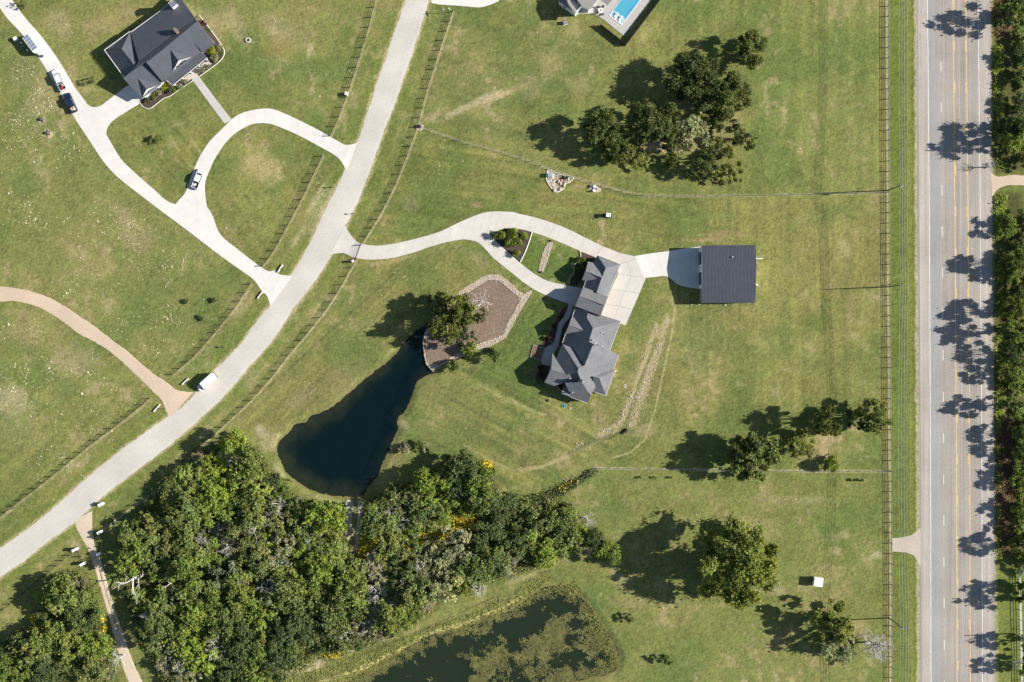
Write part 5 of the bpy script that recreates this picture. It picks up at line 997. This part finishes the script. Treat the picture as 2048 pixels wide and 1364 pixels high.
protos('wood', 'wood', 6, 3.6, 5.6, 26, 5200, .18, 400, .2, lobe=(.12, .27), spread=.9, sparse=.24); protos('brightw', 'bright', 4, 3.4, 5.4, 24, 4800, .18, 500, .2, lobe=(.12, .27), spread=.9, sparse=.24); protos('palew', 'pale', 3, 3.2, 4.8, 18, 3000, .16, 560, .16, sparse=.36, lobe=(.14, .27), spread=.9); protos('darkw', 'dark', 3, 3.8, 6.4, 26, 5200, .18, 600, .22, lobe=(.12, .27), spread=.9, sparse=.2); protos('olivew', 'olive', 3, 3.4, 5.0, 24, 4200, .18, 640, .18, lobe=(.12, .26), spread=.9, sparse=.28); protos('brushw', 'brush', 3, 2.8, 3.2, 9, 1800, .2, 680, .12, sparse=.35, lobe=(.24, .4))
protos('shrub', 'dark', 3, 1.4, 1.5, 7, 900, .15, 700, .07, lobe=(.34, .5)); protos('shrubb', 'bright', 3, 1.4, 1.5, 7, 900, .15, 730, .07, lobe=(.34, .5)); protos('shruby', 'yel', 2, 1.4, 1.5, 7, 900, .15, 760, .07, lobe=(.34, .5)); protos('shrubr', 'red', 2, 1.4, 1.4, 7, 800, .15, 780, .07, lobe=(.34, .5)); protos('shrubp', 'pale', 2, 1.4, 1.4, 7, 700, .15, 790, .07, lobe=(.34, .5))
trng = random.Random(5); cnt = {}
def tree(px, py, rpx, key, label, cat='tree', group=None, h=None, name=None, i=None):
    """crown centre and radius as they show in the photograph; h is the total height"""
    pr, Rc, Hc = PROTO[key]; k = cnt.get(key, 0) if i is None else i; cnt[key] = k + 1; cm, tm = pr[k % len(pr)]
    sc = rpx / PPM / Rc * (1.08 if cat == 'tree' else 1.0); hz = (h * 1.04 / Hc) if h else sc; p = W(px, py, .6 * Hc * hz); p.z = 0
    gi = (round((-p.y * PPM + 682 + 0)), ) and 0
    t = empty(name or ('shrub' if cat == 'shrub' else 'tree'), p, trng.random() * 6.28); t.scale = (sc, sc, hz); tag(t, label, cat, group)
    link('trunk' if cat == 'tree' else 'stems', tm, t); link('crown' if cat == 'tree' else 'foliage', cm, t); return t
# paddock oaks, upper right
tree(1503,98,33,'oak','lone round oak nearest the top of the upper paddock', h=8)
tree(1392,165,54,'big','largest dark oak of the upper paddock grove', h=10); tree(1450,186,46,'big','dark oak on the right shoulder of the upper paddock grove', h=9.5)
tree(1311,238,44,'oak','dark oak in the middle of the upper paddock grove, nearest the bare soil', h=9); tree(1203,258,36,'oak','dark oak at the left end of the upper paddock grove', h=9.5); tree(1228,298,28,'oak','smaller dark oak below the leftmost oak of the grove', h=8); tree(1272,268,26,'sparse','thin oak between the two left oaks of the grove', h=7)
tree(1385,262,38,'palesparse','pale grey-green thin tree in the centre of the grove', h=6); tree(1350,285,30,'sparse','thin branching oak over the bare soil patch', h=6.5); tree(1434,243,18,'oak','small dark oak near the stump at the right of the grove', h=5); tree(1488,272,28,'sparse','sparse branching oak at the far right of the grove', h=6.5); tree(1432,315,34,'sparse','sparse branching oak above the wire fence, right', h=7); tree(1462,345,24,'sparse','thin oak hanging over the wire fence at the grove corner', h=6); tree(1343,322,16,'oak','small dark round tree at the lower edge of the grove', h=4); tree(1400,335,26,'sparse','thin oak just above the wire fence, middle', h=6.5); tree(1280,322,20,'olive','low olive bush under the grove, lower left', h=2.5); tree(1260,300,18,'olivew','low olive scrub beside the leftmost oaks', h=2.2)
tree(1471,241,4,'shrub','tiny dark shrub on pale soil right of the grove','shrub')
# right paddock trees
tree(1749,832,33,'olive','spreading tree overhanging the highway fence', h=9); tree(1712,838,22,'sparse','thin dark tree left of the one overhanging the highway fence', h=7); tree(1652,842,28,'oak','dense pointed tree in the shadowed group left of the highway fence', h=10, i=1); tree(1668,858,15,'olive','small olive tree at the foot of the pointed tree', h=4.5); tree(1600,884,26,'olive','olive tree between the pointed tree and the big lower paddock tree', h=6.5); tree(1616,905,15,'palesparse','thin pale tree below the olive tree', h=5); tree(1508,915,48,'olive','large olive tree standing on the lower paddock fence', h=11); tree(1490,905,30,'bigolive','shaded left flank tree beside the large fence line tree', h=9); tree(1662,927,17,'shrubb','bright green round bush on the lower paddock fence', 'shrub', h=3.4)
tree(1540,905,16,'oak','small dark tree right of the large fence line tree', h=6)
# lower paddock
tree(1478,1130,76,'bigolive','very large olive oak alone in the lower paddock', h=16.5); tree(1665,1245,40,'olive','tall tree beside the grey dead tree by the highway fence', h=10); tree(1668,1285,36,'palesparse','thin pale tree below the tall tree by the dead tree', h=7); tree(1690,1315,16,'palew','low pale scrub between the thin pale tree and the dead tree', h=2.5)
tree(1259,1237,10,'olivew','small yellowing bush right of the algae pond', 'shrub', h=2.6); tree(1336,1321,10,'brightw','small pointed bush near the bottom edge of the lower paddock', 'shrub', h=3.4); tree(1708,960,3.6,'shrub','low dark shrub pair left one under the paddock fence', 'shrub', h=.9); tree(1724,960,3.6,'shrub','low dark shrub pair right one under the paddock fence', 'shrub', h=.9)
for k, x in enumerate((1280,1309,1342)): tree(x, 955, 2.6, 'shrub', '%s of three low shrubs in a row below the paddock fence' % ('leftmost', 'middle', 'rightmost')[k], 'shrub', h=.7)
# pond oak
tree(915,622,34,'oak','spreading oak over the mulch bed, upper crown', h=10); tree(893,650,34,'oak','spreading oak over the mulch bed, left crown by the pond', h=10); tree(930,668,26,'sparse','spreading oak over the mulch bed, lower crown', h=8); tree(885,610,30,'sparse','thin pale crowned oak at the upper left of the mulch bed', h=7); tree(962,632,16,'sparse','small oak at the right tip of the mulch bed trees', h=7)
tree(989,709,13,'shrub','dark round shrub casting shade below the mulch bed', 'shrub', h=4.2); tree(906,731,13,'shrub','dark shrub at the pointed lower end of the mulch bed', 'shrub', h=2.6); tree(938,700,15,'shrubb','green shrub on the cobble border below the oak', 'shrub', h=3); tree(852,894,11,'palew','pale grey bush beside the dark pond', 'shrub', h=2.4)
tree(810,895,14,'brushw','dry brown bush on the bank beside the pale grey bush', 'shrub', h=1.6); tree(838,889,9,'shrub','small dark bush between the bank and the pale grey bush', 'shrub', h=2.2)
# saplings
tree(45,9,7,'sparse','small sapling at the top of the bright drive', h=2.6); tree(183,161,7,'sparse','small sapling left of the dark roofed house', h=2.6); tree(318,277,9,'olivew','small yellow-green sapling inside the loop drive lawn', h=2.4)
for x, y, lb in ((372,603,'small dark shrub in the left field, left of the trio'),(427,600,'small dark shrub in the left field, right of the trio'),(402,636,'small dark shrub in the left field, lowest of the trio')): tree(x, y, 6, 'shrub', lb, 'shrub', h=.8)
# garden shrubs
gs = [(1005,472,9,'shrubb','green shrub at the blunt left end of the island bed'),(1018,482,11,'shrubb','largest green shrub of the island bed'),(1027,466,11,'shrubb','green shrub on the upper edge of the island bed'),(1036,482,10,'shrubb','green shrub in the middle of the island bed'),(1050,472,9,'shrubb','green shrub in the right corner of the island bed'),(1033,506,8,'shrubb','green shrub at the lower tip of the island bed'),(990,470,8,'shrub','dark shrub on the left nose of the island bed'),
 (425,103,10,'shruby','bright yellow-green shrub right of the porch'),(438,95,7,'shrubp','pale shrub at the right corner of the front bed'),(430,115,9,'shrubp','grey shrub below the bright shrub right of the porch'),(442,106,6,'shrub','dark shrub at the outer edge of the front bed'),(330,172,9,'shruby','bright yellow-green shrub left of the porch'),(342,178,7,'shrub','dark shrub beside the bright shrub left of the porch'),(318,186,7,'shrubp','pale shrub below the garage gable'),(308,192,6,'shrubb','green shrub at the left of the garage bed'),(296,200,6,'shrub','dark shrub at the lower left corner of the garage bed'),
 (405,140,7,'brushw','dry brown shrub right of the front walk'),(415,132,7,'brushw','second dry shrub right of the front walk'),(372,165,7,'shrubp','pale shrub left of the front walk'),(360,174,7,'shrubp','second pale shrub left of the front walk'),(350,180,5,'shrubb','green shrub near the porch steps'),(407,46,6,'shrubr','purple shrub in the bed along the right wall'),(417,62,6,'shrub','dark shrub in the bed along the right wall'),(396,36,5,'shrubp','pale shrub at the top of the right wall bed'),
 (1158,520,7,'shrub','dark shrub at the top of the garage gable bed'),(1168,520,6,'shruby','yellow shrub at the drive end of the garage gable bed'),(1155,540,8,'shrub','dark shrub in the middle of the garage gable bed'),(1150,556,7,'shrub','dark shrub at the lower garage gable bed'),(1164,535,6,'shrub','dark shrub against the garage gable'),(1120,632,5,'shrubr','purple shrub left of the curved walk, upper'),(1108,652,5,'shrubr','purple shrub left of the curved walk, middle'),(1097,676,6,'shrubr','purple shrub beside the timber deck'),(1103,684,4,'shrubp','pale shrub beside the timber deck'),(1147,636,5,'shrub','dark shrub right of the curved walk, upper'),(1134,660,5,'shrub','dark shrub right of the curved walk, middle'),(1126,680,5,'shrub','dark shrub right of the curved walk, lower'),(1080,735,6,'shrubr','purple shrub below the timber deck'),(1081,748,6,'shrubr','purple shrub at the left corner of the house, upper'),(1079,760,7,'shrub','dark round shrub at the left corner of the house, lower'),(1088,742,5,'shrub','dark shrub against the left house wall'),
 (1133,355,4,'shrub','small dark shrub in the gravel bed by the paddock fence')]
for x, y, r, k_, lb in gs: tree(x, y, r, k_, lb, 'shrub', h=r / PPM * 1.25)
# woodland: one tree at a time, packed by radius
g_ = np.random.default_rng(77); placed = []
LOOK = {'wood': 'mid green', 'brightw': 'bright green', 'darkw': 'dark green', 'olivew': 'olive', 'palew': 'pale grey-green', 'brushw': 'dry tan', 'sparse': 'thin dark', 'palesparse': 'thin pale'}
def pack(poly, tries, rr, kinds, zones, hk=1.55, skip=(), lim=999, hmax=9, edge=.75):
    P = np.array(poly); lo, hi = P.min(0), P.max(0); n0 = len(placed)
    for it in range(tries):
        if len(placed) - n0 >= lim: break
        x, y = g_.random(2) * (hi - lo) + lo; r = rr[1] + (rr[0] - rr[1]) * min(1, it / tries * 1.6) * (.6 + .4 * g_.random())
        if not inside1(x, y, poly) or (0 < x < 2040 and pdist(np.array([x]), np.array([y]), poly, True)[0] < r * edge): continue
        if any((x - a) ** 2 + (y - b) ** 2 < ((r + c) * .66) ** 2 for a, b, c in placed): continue
        if any(((x - a) / c) ** 2 + ((y - b) / d) ** 2 < 1 for a, b, c, d in skip): continue
        placed.append((x, y, r)); kd = kinds[int(g_.choice(len(kinds), p=np.array([k[1] for k in kinds]) / sum(k[1] for k in kinds)))][0]
        hh = min(r / PPM * hk * (.75 + .5 * g_.random()) * {'brushw': .55, 'palew': .8}.get(kd, 1.0), hmax)
        z = min(zones, key=lambda q: (q[0] - x) ** 2 + (q[1] - y) ** 2)[2]; sz = 'large' if r > 24 else 'small' if r < 16.5 else 'medium'
        tree(x, y, r * 1.12, kd, '%s %s tree %s' % (sz, LOOK[kd], z), 'tree', '%s %s trees %s' % (sz, LOOK[kd], z), h=max(hh, 1.2))
def named(lst, label_fmt=None):
    for x, y, r, k_, h, lb in lst: placed.append((x, y, r * .9)); tree(x, y, r, k_, lb, h=h)
named([(925,935,34,'wood',8.5,'tall dark tree at the tip of the woodland by the dark pond'),(960,960,30,'brightw',7.5,'bright tree on the right flank of the woodland tip'),(915,975,28,'darkw',7,'dark tree below the woodland tip'),(965,1000,26,'wood',6.5,'green tree below the bright woodland tip tree'),(470,885,26,'brightw',7.5,'bright tree leading the woodland edge beside the lane fence'),(500,920,30,'wood',8,'large green tree on the woodland edge above the dark pond shore'),(418,923,14,'brightw',5.5,'small bright conical tree by the lane fence shadow'),(130,1190,40,'wood',8,'large rounded tree left of the sand track'),(165,1235,34,'darkw',7.5,'dark tree left of the sand track below the large rounded one'),(1215,1105,24,'brightw',6,'bright tree at the right hand point of the woodland'),(1190,1078,20,'darkw',6,'dark tree just left of the woodland point')])
SK = ((262,1160,34,30),(300,1165,24,20),(338,1168,30,26),(515,1045,20,18),(555,1010,14,14),(430,1300,14,14),(360,1310,14,14),(840,1140,12,12),(620,1080,14,14),(540,1180,16,14),(790,1040,14,14),(860,1058,62,24),(915,1038,60,20),(930,1030,40,12),(738,1092,24,28),(706,1055,38,72),(900,1078,22,14),(950,1052,24,12),(1010,1032,26,12),(1070,1012,26,12),(1120,990,24,12),(610,1285,28,24),(560,1060,16,10))
WK = [('wood', 4), ('brightw', 3.4), ('darkw', 1.1), ('olivew', 1.8), ('palew', 1.2), ('brushw', .7)]
ZN = [(400,930,'in the wood beside the lane fence'),(540,985,'at the wood edge by the left pond shore'),(290,1060,'in the wood near the ranch gate'),(480,1060,'around the bare grey trees in the upper wood'),(640,1060,'in the wood left of the short pale track'),(780,1030,'in the wood right of the short pale track'),(890,1060,'among the yellow goldenrod'),(950,970,'at the wood tip beside the dark pond'),(1080,1030,'in the wood by the fence that runs into it'),(1190,1090,'at the right hand point of the wood'),(280,1190,'near the bleached dead trees'),(420,1190,'in the left heart of the wood'),(560,1170,'in the middle of the wood'),(700,1170,'in the wood below the short pale track'),(860,1150,'in the wood above the algae pond'),(1020,1110,'on the wood edge above the algae pond bank'),(330,1310,'at the bottom left of the main wood'),(480,1300,'at the bottom of the wood, middle'),(640,1250,'in the wood near the pale stony bank')]
SK = SK + ((485,1125,30,16),(395,1010,14,12),(645,1150,24,14),(575,1085,30,16),(615,1280,36,28),(440,1200,24,14),(330,1100,12,9),(760,1130,14,8),(600,1210,14,10),(1010,1060,34,9),(1080,1075,26,8),(420,1240,12,10))
pack(WOODS, 5200, (11, 34), WK, ZN, 1.35, SK, 165, 9.5)
pack(WOODS2, 900, (13, 32), WK, [(120,1190,'in the top of the thicket left of the sand track'),(200,1300,'in the thicket right beside the sand track'),(40,1300,'in the thicket at the left edge'),(110,1340,'in the thicket at the bottom edge')], 1.25, (), 30, 7)
BK = [('wood', 3), ('darkw', 2.2), ('brightw', 2.2), ('olivew', 1.2), ('brushw', .5)]
RT = [(2026,28,30,'wood',12.0,'tall tree casting the uppermost shadow over the highway'),(2022,258,26,'darkw',11.5,'tall tree above the dirt drive, upper of a pair shading the highway'),(2024,282,24,'wood',12.0,'tall tree just above the dirt drive shading the highway'),(2016,452,20,'brightw',5.5,'low bright tree just below the dirt drive'),(2022,522,22,'oak',9.0,'dark tree casting a ragged shadow below the dirt drive'),(2020,545,16,'darkw',7.0,'small dark tree beside the one with the ragged shadow'),(2024,618,24,'oak',10.5,'tall dark tree with a ragged shadow over the highway, upper'),(2024,662,24,'wood',11.0,'tall tree with a broad shadow reaching the yellow lines'),(2022,705,20,'darkw',9.0,'dark tree below the broad shadowed one'),(2020,748,20,'wood',7.5,'green tree opposite the paddock group of trees'),(2024,812,24,'olivew',10.5,'olive tree opposite the tree overhanging the highway fence'),(2044,868,20,'wood',8.5,'green tree at the top of the leaf litter strip'),(2046,900,18,'darkw',8.0,'dark tree beside the leaf litter strip'),(2048,962,20,'wood',7.0,'green tree halfway down the leaf litter strip'),(2048,1015,20,'brightw',6.8,'bright tree low on the leaf litter strip'),(2050,1092,24,'olive',9.5,'olive tree casting a shadow opposite the gravel spur'),(2058,1180,20,'darkw',10.0,'upper of two trees behind the pale topped rail fence'),(2062,1204,20,'wood',10.5,'lower of two trees behind the pale topped rail fence'),(2062,1290,18,'wood',9.0,'roadside tree below the far utility pole'),(2060,1335,18,'darkw',9.5,'roadside tree at the lower right corner')]
for x, y, r, k_, h, lb in RT: placed.append((x, y, r * .8)); tree(x, y, r, k_, lb, h=h * .84)
pack([(2016,0),(2066,-30),(2066,318),(2018,315)], 160, (13, 22), BK, [(2030,60,'in the roadside belt at the upper right corner'),(2030,160,'in the roadside belt opposite the upper paddock'),(2030,300,'in the roadside belt just above the dirt drive')], 1.6, (), 8, 5)
pack([(2018,432),(2066,432),(2066,840),(2022,830)], 260, (13, 22), BK, [(2030,430,'in the roadside belt just below the dirt drive'),(2030,580,'in the roadside belt opposite the barn'),(2030,720,'in the roadside belt opposite the right paddock trees')], 1.5, (), 10, 5)
pack([(2042,840),(2074,820),(2074,1135),(2044,1125)], 160, (13, 22), BK, [(2045,900,'behind the upper leaf litter strip'),(2045,1050,'behind the lower leaf litter strip')], 1.5, (), 12, 4.5)
# low undergrowth and roadside weeds as ground cover
def cover(name, polys, lm, per, hgt, size, label, cat, seed, mask=None, col_=(1, 1, 1)):
    g = np.random.default_rng(seed); pts = np.concatenate([scatter_poly(p, n, g) for p, n in polys])
    if mask is not None: pts = pts[mask(pts[:, 0], pts[:, 1])]
    pts = np.repeat(pts, per, 0) + g.normal(0, size * 9, (len(pts) * per, 2)); n = len(pts)
    z = np.abs(g.normal(0, hgt, n)) + .04; P = np.stack([(pts[:, 0] - 1024) / PPM, (682 - pts[:, 1]) / PPM, z], 1)
    N = g.normal(0, .5, (n, 3)); N[:, 2] += 1; N /= np.linalg.norm(N, axis=1)[:, None]; t = (.6 + .8 * g.random((n, 1))) * np.array(col_) * np.repeat((.7 + .6 * vnoise(pts[:, 0] / 14, pts[:, 1] / 14, seed))[:, None], 3, 1)
    V, F, T = leaf_cloud(P, N, size, t, g); tag(link(name, np_mesh(name, V, F, L[lm] if isinstance(lm, str) else lm, False, T)), label, cat, None, 'stuff')
lum = lambda x, y: fbm(x, y, 40, 90, 3) > .42
cover('undergrowth', [(WOODS, 26000), (WOODS2, 5500)], 'wood', 2, .8, .24, 'tangled green undergrowth on the woodland floor', 'undergrowth', 801, lum)
cover('undergrowth', [(WOODS, 9000), (WOODS2, 2000)], 'brush', 2, .6, .2, 'dry tan brush on the woodland floor', 'brush', 802, lambda x, y: fbm(x, y, 30, 95, 3) > .5)
cover('roadside_weeds', [([(1988,95),(2004,90),(2006,335),(1990,335)], 900), ([(1990,392),(2012,392),(2008,520),(1990,480)], 700), ([(1990,500),(2006,500),(2008,840),(1992,840)], 900), ([(1992,840),(2000,840),(2002,1120),(1994,1120)], 260)], 'bright', 3, .35, .22, 'rank green weeds on the far shoulder of the highway', 'weeds', 803, lambda x, y: fbm(x, y, 26, 111, 3) > .44)
cover('leaf_litter', [([(1992,840),(2030,840),(2030,1115),(1996,1115)], 1500), ([(1988,0),(2030,0),(2020,75),(1988,75)], 500)], 'brush', 2, .18, .2, 'brown leaf litter under the roadside trees', 'leaf litter', 804, None, (.75, .5, .45))
cover('bank_grass', [(lake_bank, 1800), ([(1040,1195),(1150,1160),(1215,1260),(1245,1340),(1210,1320),(1160,1200),(1080,1180)], 350)], 'olive', 2, .12, .17, 'rough grass on the bank of the algae pond', 'grass', 805)
GOLD = [([(830,1050),(880,1030),(935,1020),(960,1030),(930,1060),(870,1085),(835,1080)], 900), ([(720,1075),(750,1068),(755,1100),(735,1118),(716,1112)], 420), ([(800,1085),(850,1080),(850,1118),(810,1120)], 300), ([(772,980),(788,980),(788,1000),(770,1000)], 140), ([(1110,975),(1150,955),(1160,960),(1120,985)], 40), ([(965,920),(985,925),(982,938),(968,932)], 70), ([(60,1230),(95,1235),(105,1265),(75,1260)], 200), ([(640,1060),(650,1060),(650,1075),(640,1075)], 40), ([(490,1075),(512,1075),(512,1090),(490,1090)], 60), ([(640,1290),(690,1295),(680,1315),(645,1310)], 130), ([(590,1130),(615,1150),(600,1175),(585,1160)], 60), ([(550,1080),(575,1100),(560,1120)], 40), ([(745,1200),(765,1230),(755,1260),(740,1230)], 90), ([(200,1200),(206,1230),(215,1260),(208,1260)], 50)]
cover('goldenrod', GOLD, M['goldenrod'], 3, .8, .2, 'yellow goldenrod drifts along the woodland edge', 'flowers', 806)
cover('hedge_scrub', [([(1192,936),(1120,976),(1050,1000),(1055,1012),(1125,990),(1196,945)], 700)], 'dark', 3, .7, .2, 'dark scrub grown along the fence that runs into the wood', 'scrub', 807)
# pale seed heads and flowers in the fields
def field(name, blobs, label, seed, size=.17, m='flower'):
    g = np.random.default_rng(seed); pts = []
    for x, y, rx, ry, n in blobs:
        n = int(n * .65); q = g.normal(0, .5, (n, 2)) * np.array([rx, ry]) + (x, y); q = q[fbm(q[:, 0], q[:, 1], 24, 300, 3) + g.normal(0, .06, len(q)) > .47]; pts.append(q)
    pts = np.concatenate(pts); bad = inside(pts[:, 0], pts[:, 1], [(810,0),(858,0)] + RRt[1:] + RL[::-1]); pts = pts[~bad]
    for o_ in DRIVE_POLYS: pts = pts[~inside(pts[:, 0], pts[:, 1], o_)]
    for o_ in DRIVE_LINES: pts = pts[pdist(pts[:, 0], pts[:, 1], o_[0]) > o_[1]]
    stones(name, pts, size, M[m], label, 'flowers', 0, .5, seed)
DRIVE_POLYS = [POND_S, GPOND_S]
DRIVE_LINES = [([(-10,0),(31,52),(100,120),(160,220),(240,330),(340,420),(450,495),(560,580)], 30), ([(380,420),(390,360),(420,300),(480,240),(540,230),(620,266),(700,315)], 20), ([(0,588),(80,600),(150,640),(240,712),(320,790),(360,810)], 22), ([(285,95),(380,80)], 95), ([(680,490),(780,503),(900,470),(1000,440),(1120,470),(1290,530)], 26)]
field('wildflowers', [(60,140,60,70,420),(100,200,60,60,420),(40,260,60,60,260),(130,300,60,50,220),(20,380,50,60,160),(60,430,60,60,260),(170,470,80,60,200),(230,440,70,40,200),(270,470,50,40,240),(310,520,70,50,160),(190,560,60,30,260),(140,590,50,25,120),(330,640,60,50,140),(250,660,60,40,120),(360,620,50,40,80),(400,650,30,30,60),(150,740,90,50,360),(30,800,50,60,420),(60,740,60,50,200),(140,860,110,60,340),(100,920,60,50,120),(230,800,60,40,160),(60,660,50,30,120),(300,710,40,30,80),(470,470,60,50,60),(520,330,70,50,40),(540,100,80,70,60),(690,110,30,80,60),(620,130,30,90,40),(100,70,60,50,60),(560,40,80,30,40),(640,420,14,60,90)], 'pale flower heads speckling the left hand fields', 901, .145)
field('wildflowers', [(1000,160,140,80,240),(1100,80,60,60,60),(880,330,90,50,110),(780,470,40,30,26),(770,560,60,60,40),(620,760,90,60,50),(700,730,40,20,26),(560,880,30,40,60),(900,880,100,50,24),(1100,850,80,40,30),(1040,810,60,30,50),(1250,1020,100,40,130),(1450,1040,140,60,220),(1620,1000,120,20,160),(1660,1080,60,60,90),(1500,1180,70,20,60),(1300,1190,60,50,60),(1650,1150,40,25,60),(1550,1250,160,90,110),(1620,490,40,20,8),(1590,270,60,60,30),(1450,40,60,40,20),(160,960,100,60,90),(320,930,50,40,60),(80,1170,60,40,60),(60,1100,80,60,40),(420,850,60,40,40),(1110,560,40,40,20),(1240,770,40,60,50),(1200,455,40,30,50),(1340,470,60,20,30)], 'pale flower heads dotted over the lawns and paddocks', 902, .12)
def tracery(name, lines, m, label, cat, r=.075):
    for k, (pts, lb) in enumerate(lines):
        q = [W(x + trng.uniform(-2, 2), y + trng.uniform(-2, 2), .05) for x, y in smooth(pts, n=5)]; tag(MB().tube(q, [r * (1.2 - .8 * i / len(q)) for i in range(len(q))], 4).build(name, m), lb, cat)
tracery('fallen_branch', [([(363,537),(370,515),(392,508),(404,496)], 'pale bleached branch lying in the field above the shrub trio'), ([(330,575),(342,560),(338,552)], 'short bleached branch in the field below the longest one'), ([(338,625),(343,640),(356,652)], 'short bleached branch left of the lowest shrub of the trio')], M['rock'], '', 'branch')
# bare and dead trees
def bare(px, py, rpx, h, label, m='deadwood', seed=0, flat=.8, n0=6, thick=.16, lean=(0, 0), depth=4):
    g = random.Random(seed); p = W(px, py, h * .6); p.z = 0; t = empty('dead_tree', p); tag(t, label, 'dead tree'); mb = MB(); Rr = rpx / PPM
    MB().tube([(0, 0, -.2), (lean[0] * .3, lean[1] * .3, h * .25), (lean[0] * .6, lean[1] * .6, h * .5)], [thick * 1.5, thick * 1.1, thick * .9], 6).build('trunk', M[m], t)
    def grow(a, d, l, r, k):
        q = [a]; dd = d.copy(); 
        for i in range(4):
            dd = (dd + Vector((g.gauss(0, .22), g.gauss(0, .22), g.gauss(.02, .15)))).normalized(); q.append(q[-1] + dd * l / 4)
        mb.tube(q, [r, r * .85, r * .7, r * .55, r * .4], 4 if k < 3 else 5, caps=False)
        if k > 0:
            for j in range(g.choice((2, 3, 3))):
                b = q[g.choice((2, 3, 4))]; nd = (dd + Vector((g.gauss(0, .65), g.gauss(0, .65), g.gauss(.05, .3)))).normalized(); grow(b, nd, l * g.uniform(.5, .8), r * .5, k - 1)
    for i in range(n0):
        a = 6.28 * (i + g.random() * .6) / n0; grow(Vector((lean[0] * .6, lean[1] * .6, h * g.uniform(.3, .5))), Vector((math.cos(a), math.sin(a), flat * g.uniform(.3, 1))).normalized(), Rr * .55, thick * .75, depth - 1)
    mb.build('branches', M[m], t); return t
bare(1752,1292,40,7,'grey dead tree tangled on the highway fence at the lower right', 'deadwood', 1, .7, 18, .24)
bare(964,602,32,9,'bare white tree rising from the mulch bed', 'palewood', 2, .9, 9, .12)
bare(262,1160,46,8.5,'large bleached dead tree beside the sand track', 'palewood', 3, .5, 4, .32, depth=3); bare(338,1168,34,8,'bleached dead tree right of the large one by the sand track', 'palewood', 4, .5, 4, .22, depth=3)
for k, (x, y, r, lb) in enumerate(((515,1045,28,'bare grey tree near the upper edge of the woodland'),(555,1010,22,'pale twiggy dead tree at the woodland edge by the pond'),(455,1095,18,'grey dead crown in the upper left woodland'),(430,1300,22,'grey dead crown in the lower left woodland'),(360,1310,22,'pale fallen limb tree low in the woodland'),(840,1140,20,'grey dead crown in the middle woodland'),(750,1185,18,'small grey dead crown below the woodland track'),(800,1185,18,'small pale dead crown right of the other below the track'),(740,1255,16,'grey dead crown near the algae pond'),(690,1270,14,'pale dead crown at the lower woodland edge'),(620,1080,20,'pale dead crown left of the woodland track'),(540,1180,24,'bare trunk and limbs in the central woodland'),(790,1040,24,'grey bare tree right of the woodland track'),(235,1320,20,'pale dead shrub beside the lower sand track'),(1175,1040,16,'grey dead crown on the right woodland edge'),(960,1180,16,'bare tree on the algae pond bank'),(400,1080,16,'grey twiggy crown in the left woodland'),(300,1230,18,'pale twiggy crown right of the sand track'),(2035,1330,12,'bare roadside tree at the lower right'),(1985,330,14,'bare roadside tree leaning over the highway edge'))): bare(x, y, r * (1.35 if k < 18 else 1.0), 8.5 if k < 18 else 6, lb, 'deadwood' if k % 3 else 'palewood', 20 + k, .8, 8, .14, depth=4 if k < 18 else 3)
# algae mats on the green pond
g_ = np.random.default_rng(55); q = scatter_poly(GPOND_S, 80000, g_); dd = pdist(q[:, 0], q[:, 1], GPOND_S, True)
def gb(x, y, r): return np.exp(-((q[:, 0] - x) ** 2 + (q[:, 1] - y) ** 2) / r ** 2)
dens = sst(34, 4, dd) * .9 + gb(1075,1295,34) + gb(1105,1262,30) + gb(1090,1345,40) * .8 + gb(960,1340,34) * .9 + gb(1000,1320,26) * .8 + gb(1190,1300,40) * .6 + gb(1150,1240,30) * .4 - gb(1060,1245,36) * .5 - gb(900,1330,40) * .5
keep = dens * .75 + (fbm(q[:, 0], q[:, 1], 16, 70, 3) - .5) * 1.5 > .22 + .75 * g_.random(len(q)); q = q[keep]
V = []; F = []; n = len(q); ang = g_.random((n, 1)) * 6.28 + np.linspace(0, 6.28, 6)[:-1][None]; rad = .15 * (.5 + g_.random((n, 1))) * (.7 + .6 * g_.random((n, 5)))
V = np.stack([(q[:, :1] - 1024) / PPM + rad * np.cos(ang), (682 - q[:, 1:]) / PPM + rad * np.sin(ang), np.repeat(-.33 + .05 * g_.random((n, 1)), 5, 1)], -1).reshape(-1, 3); F = np.arange(n * 5).reshape(-1, 5)
tag(link('algae', np_mesh('algae', V, F, M['algae'])), 'yellow-brown algae mats floating on the green pond', 'algae', None, 'stuff')
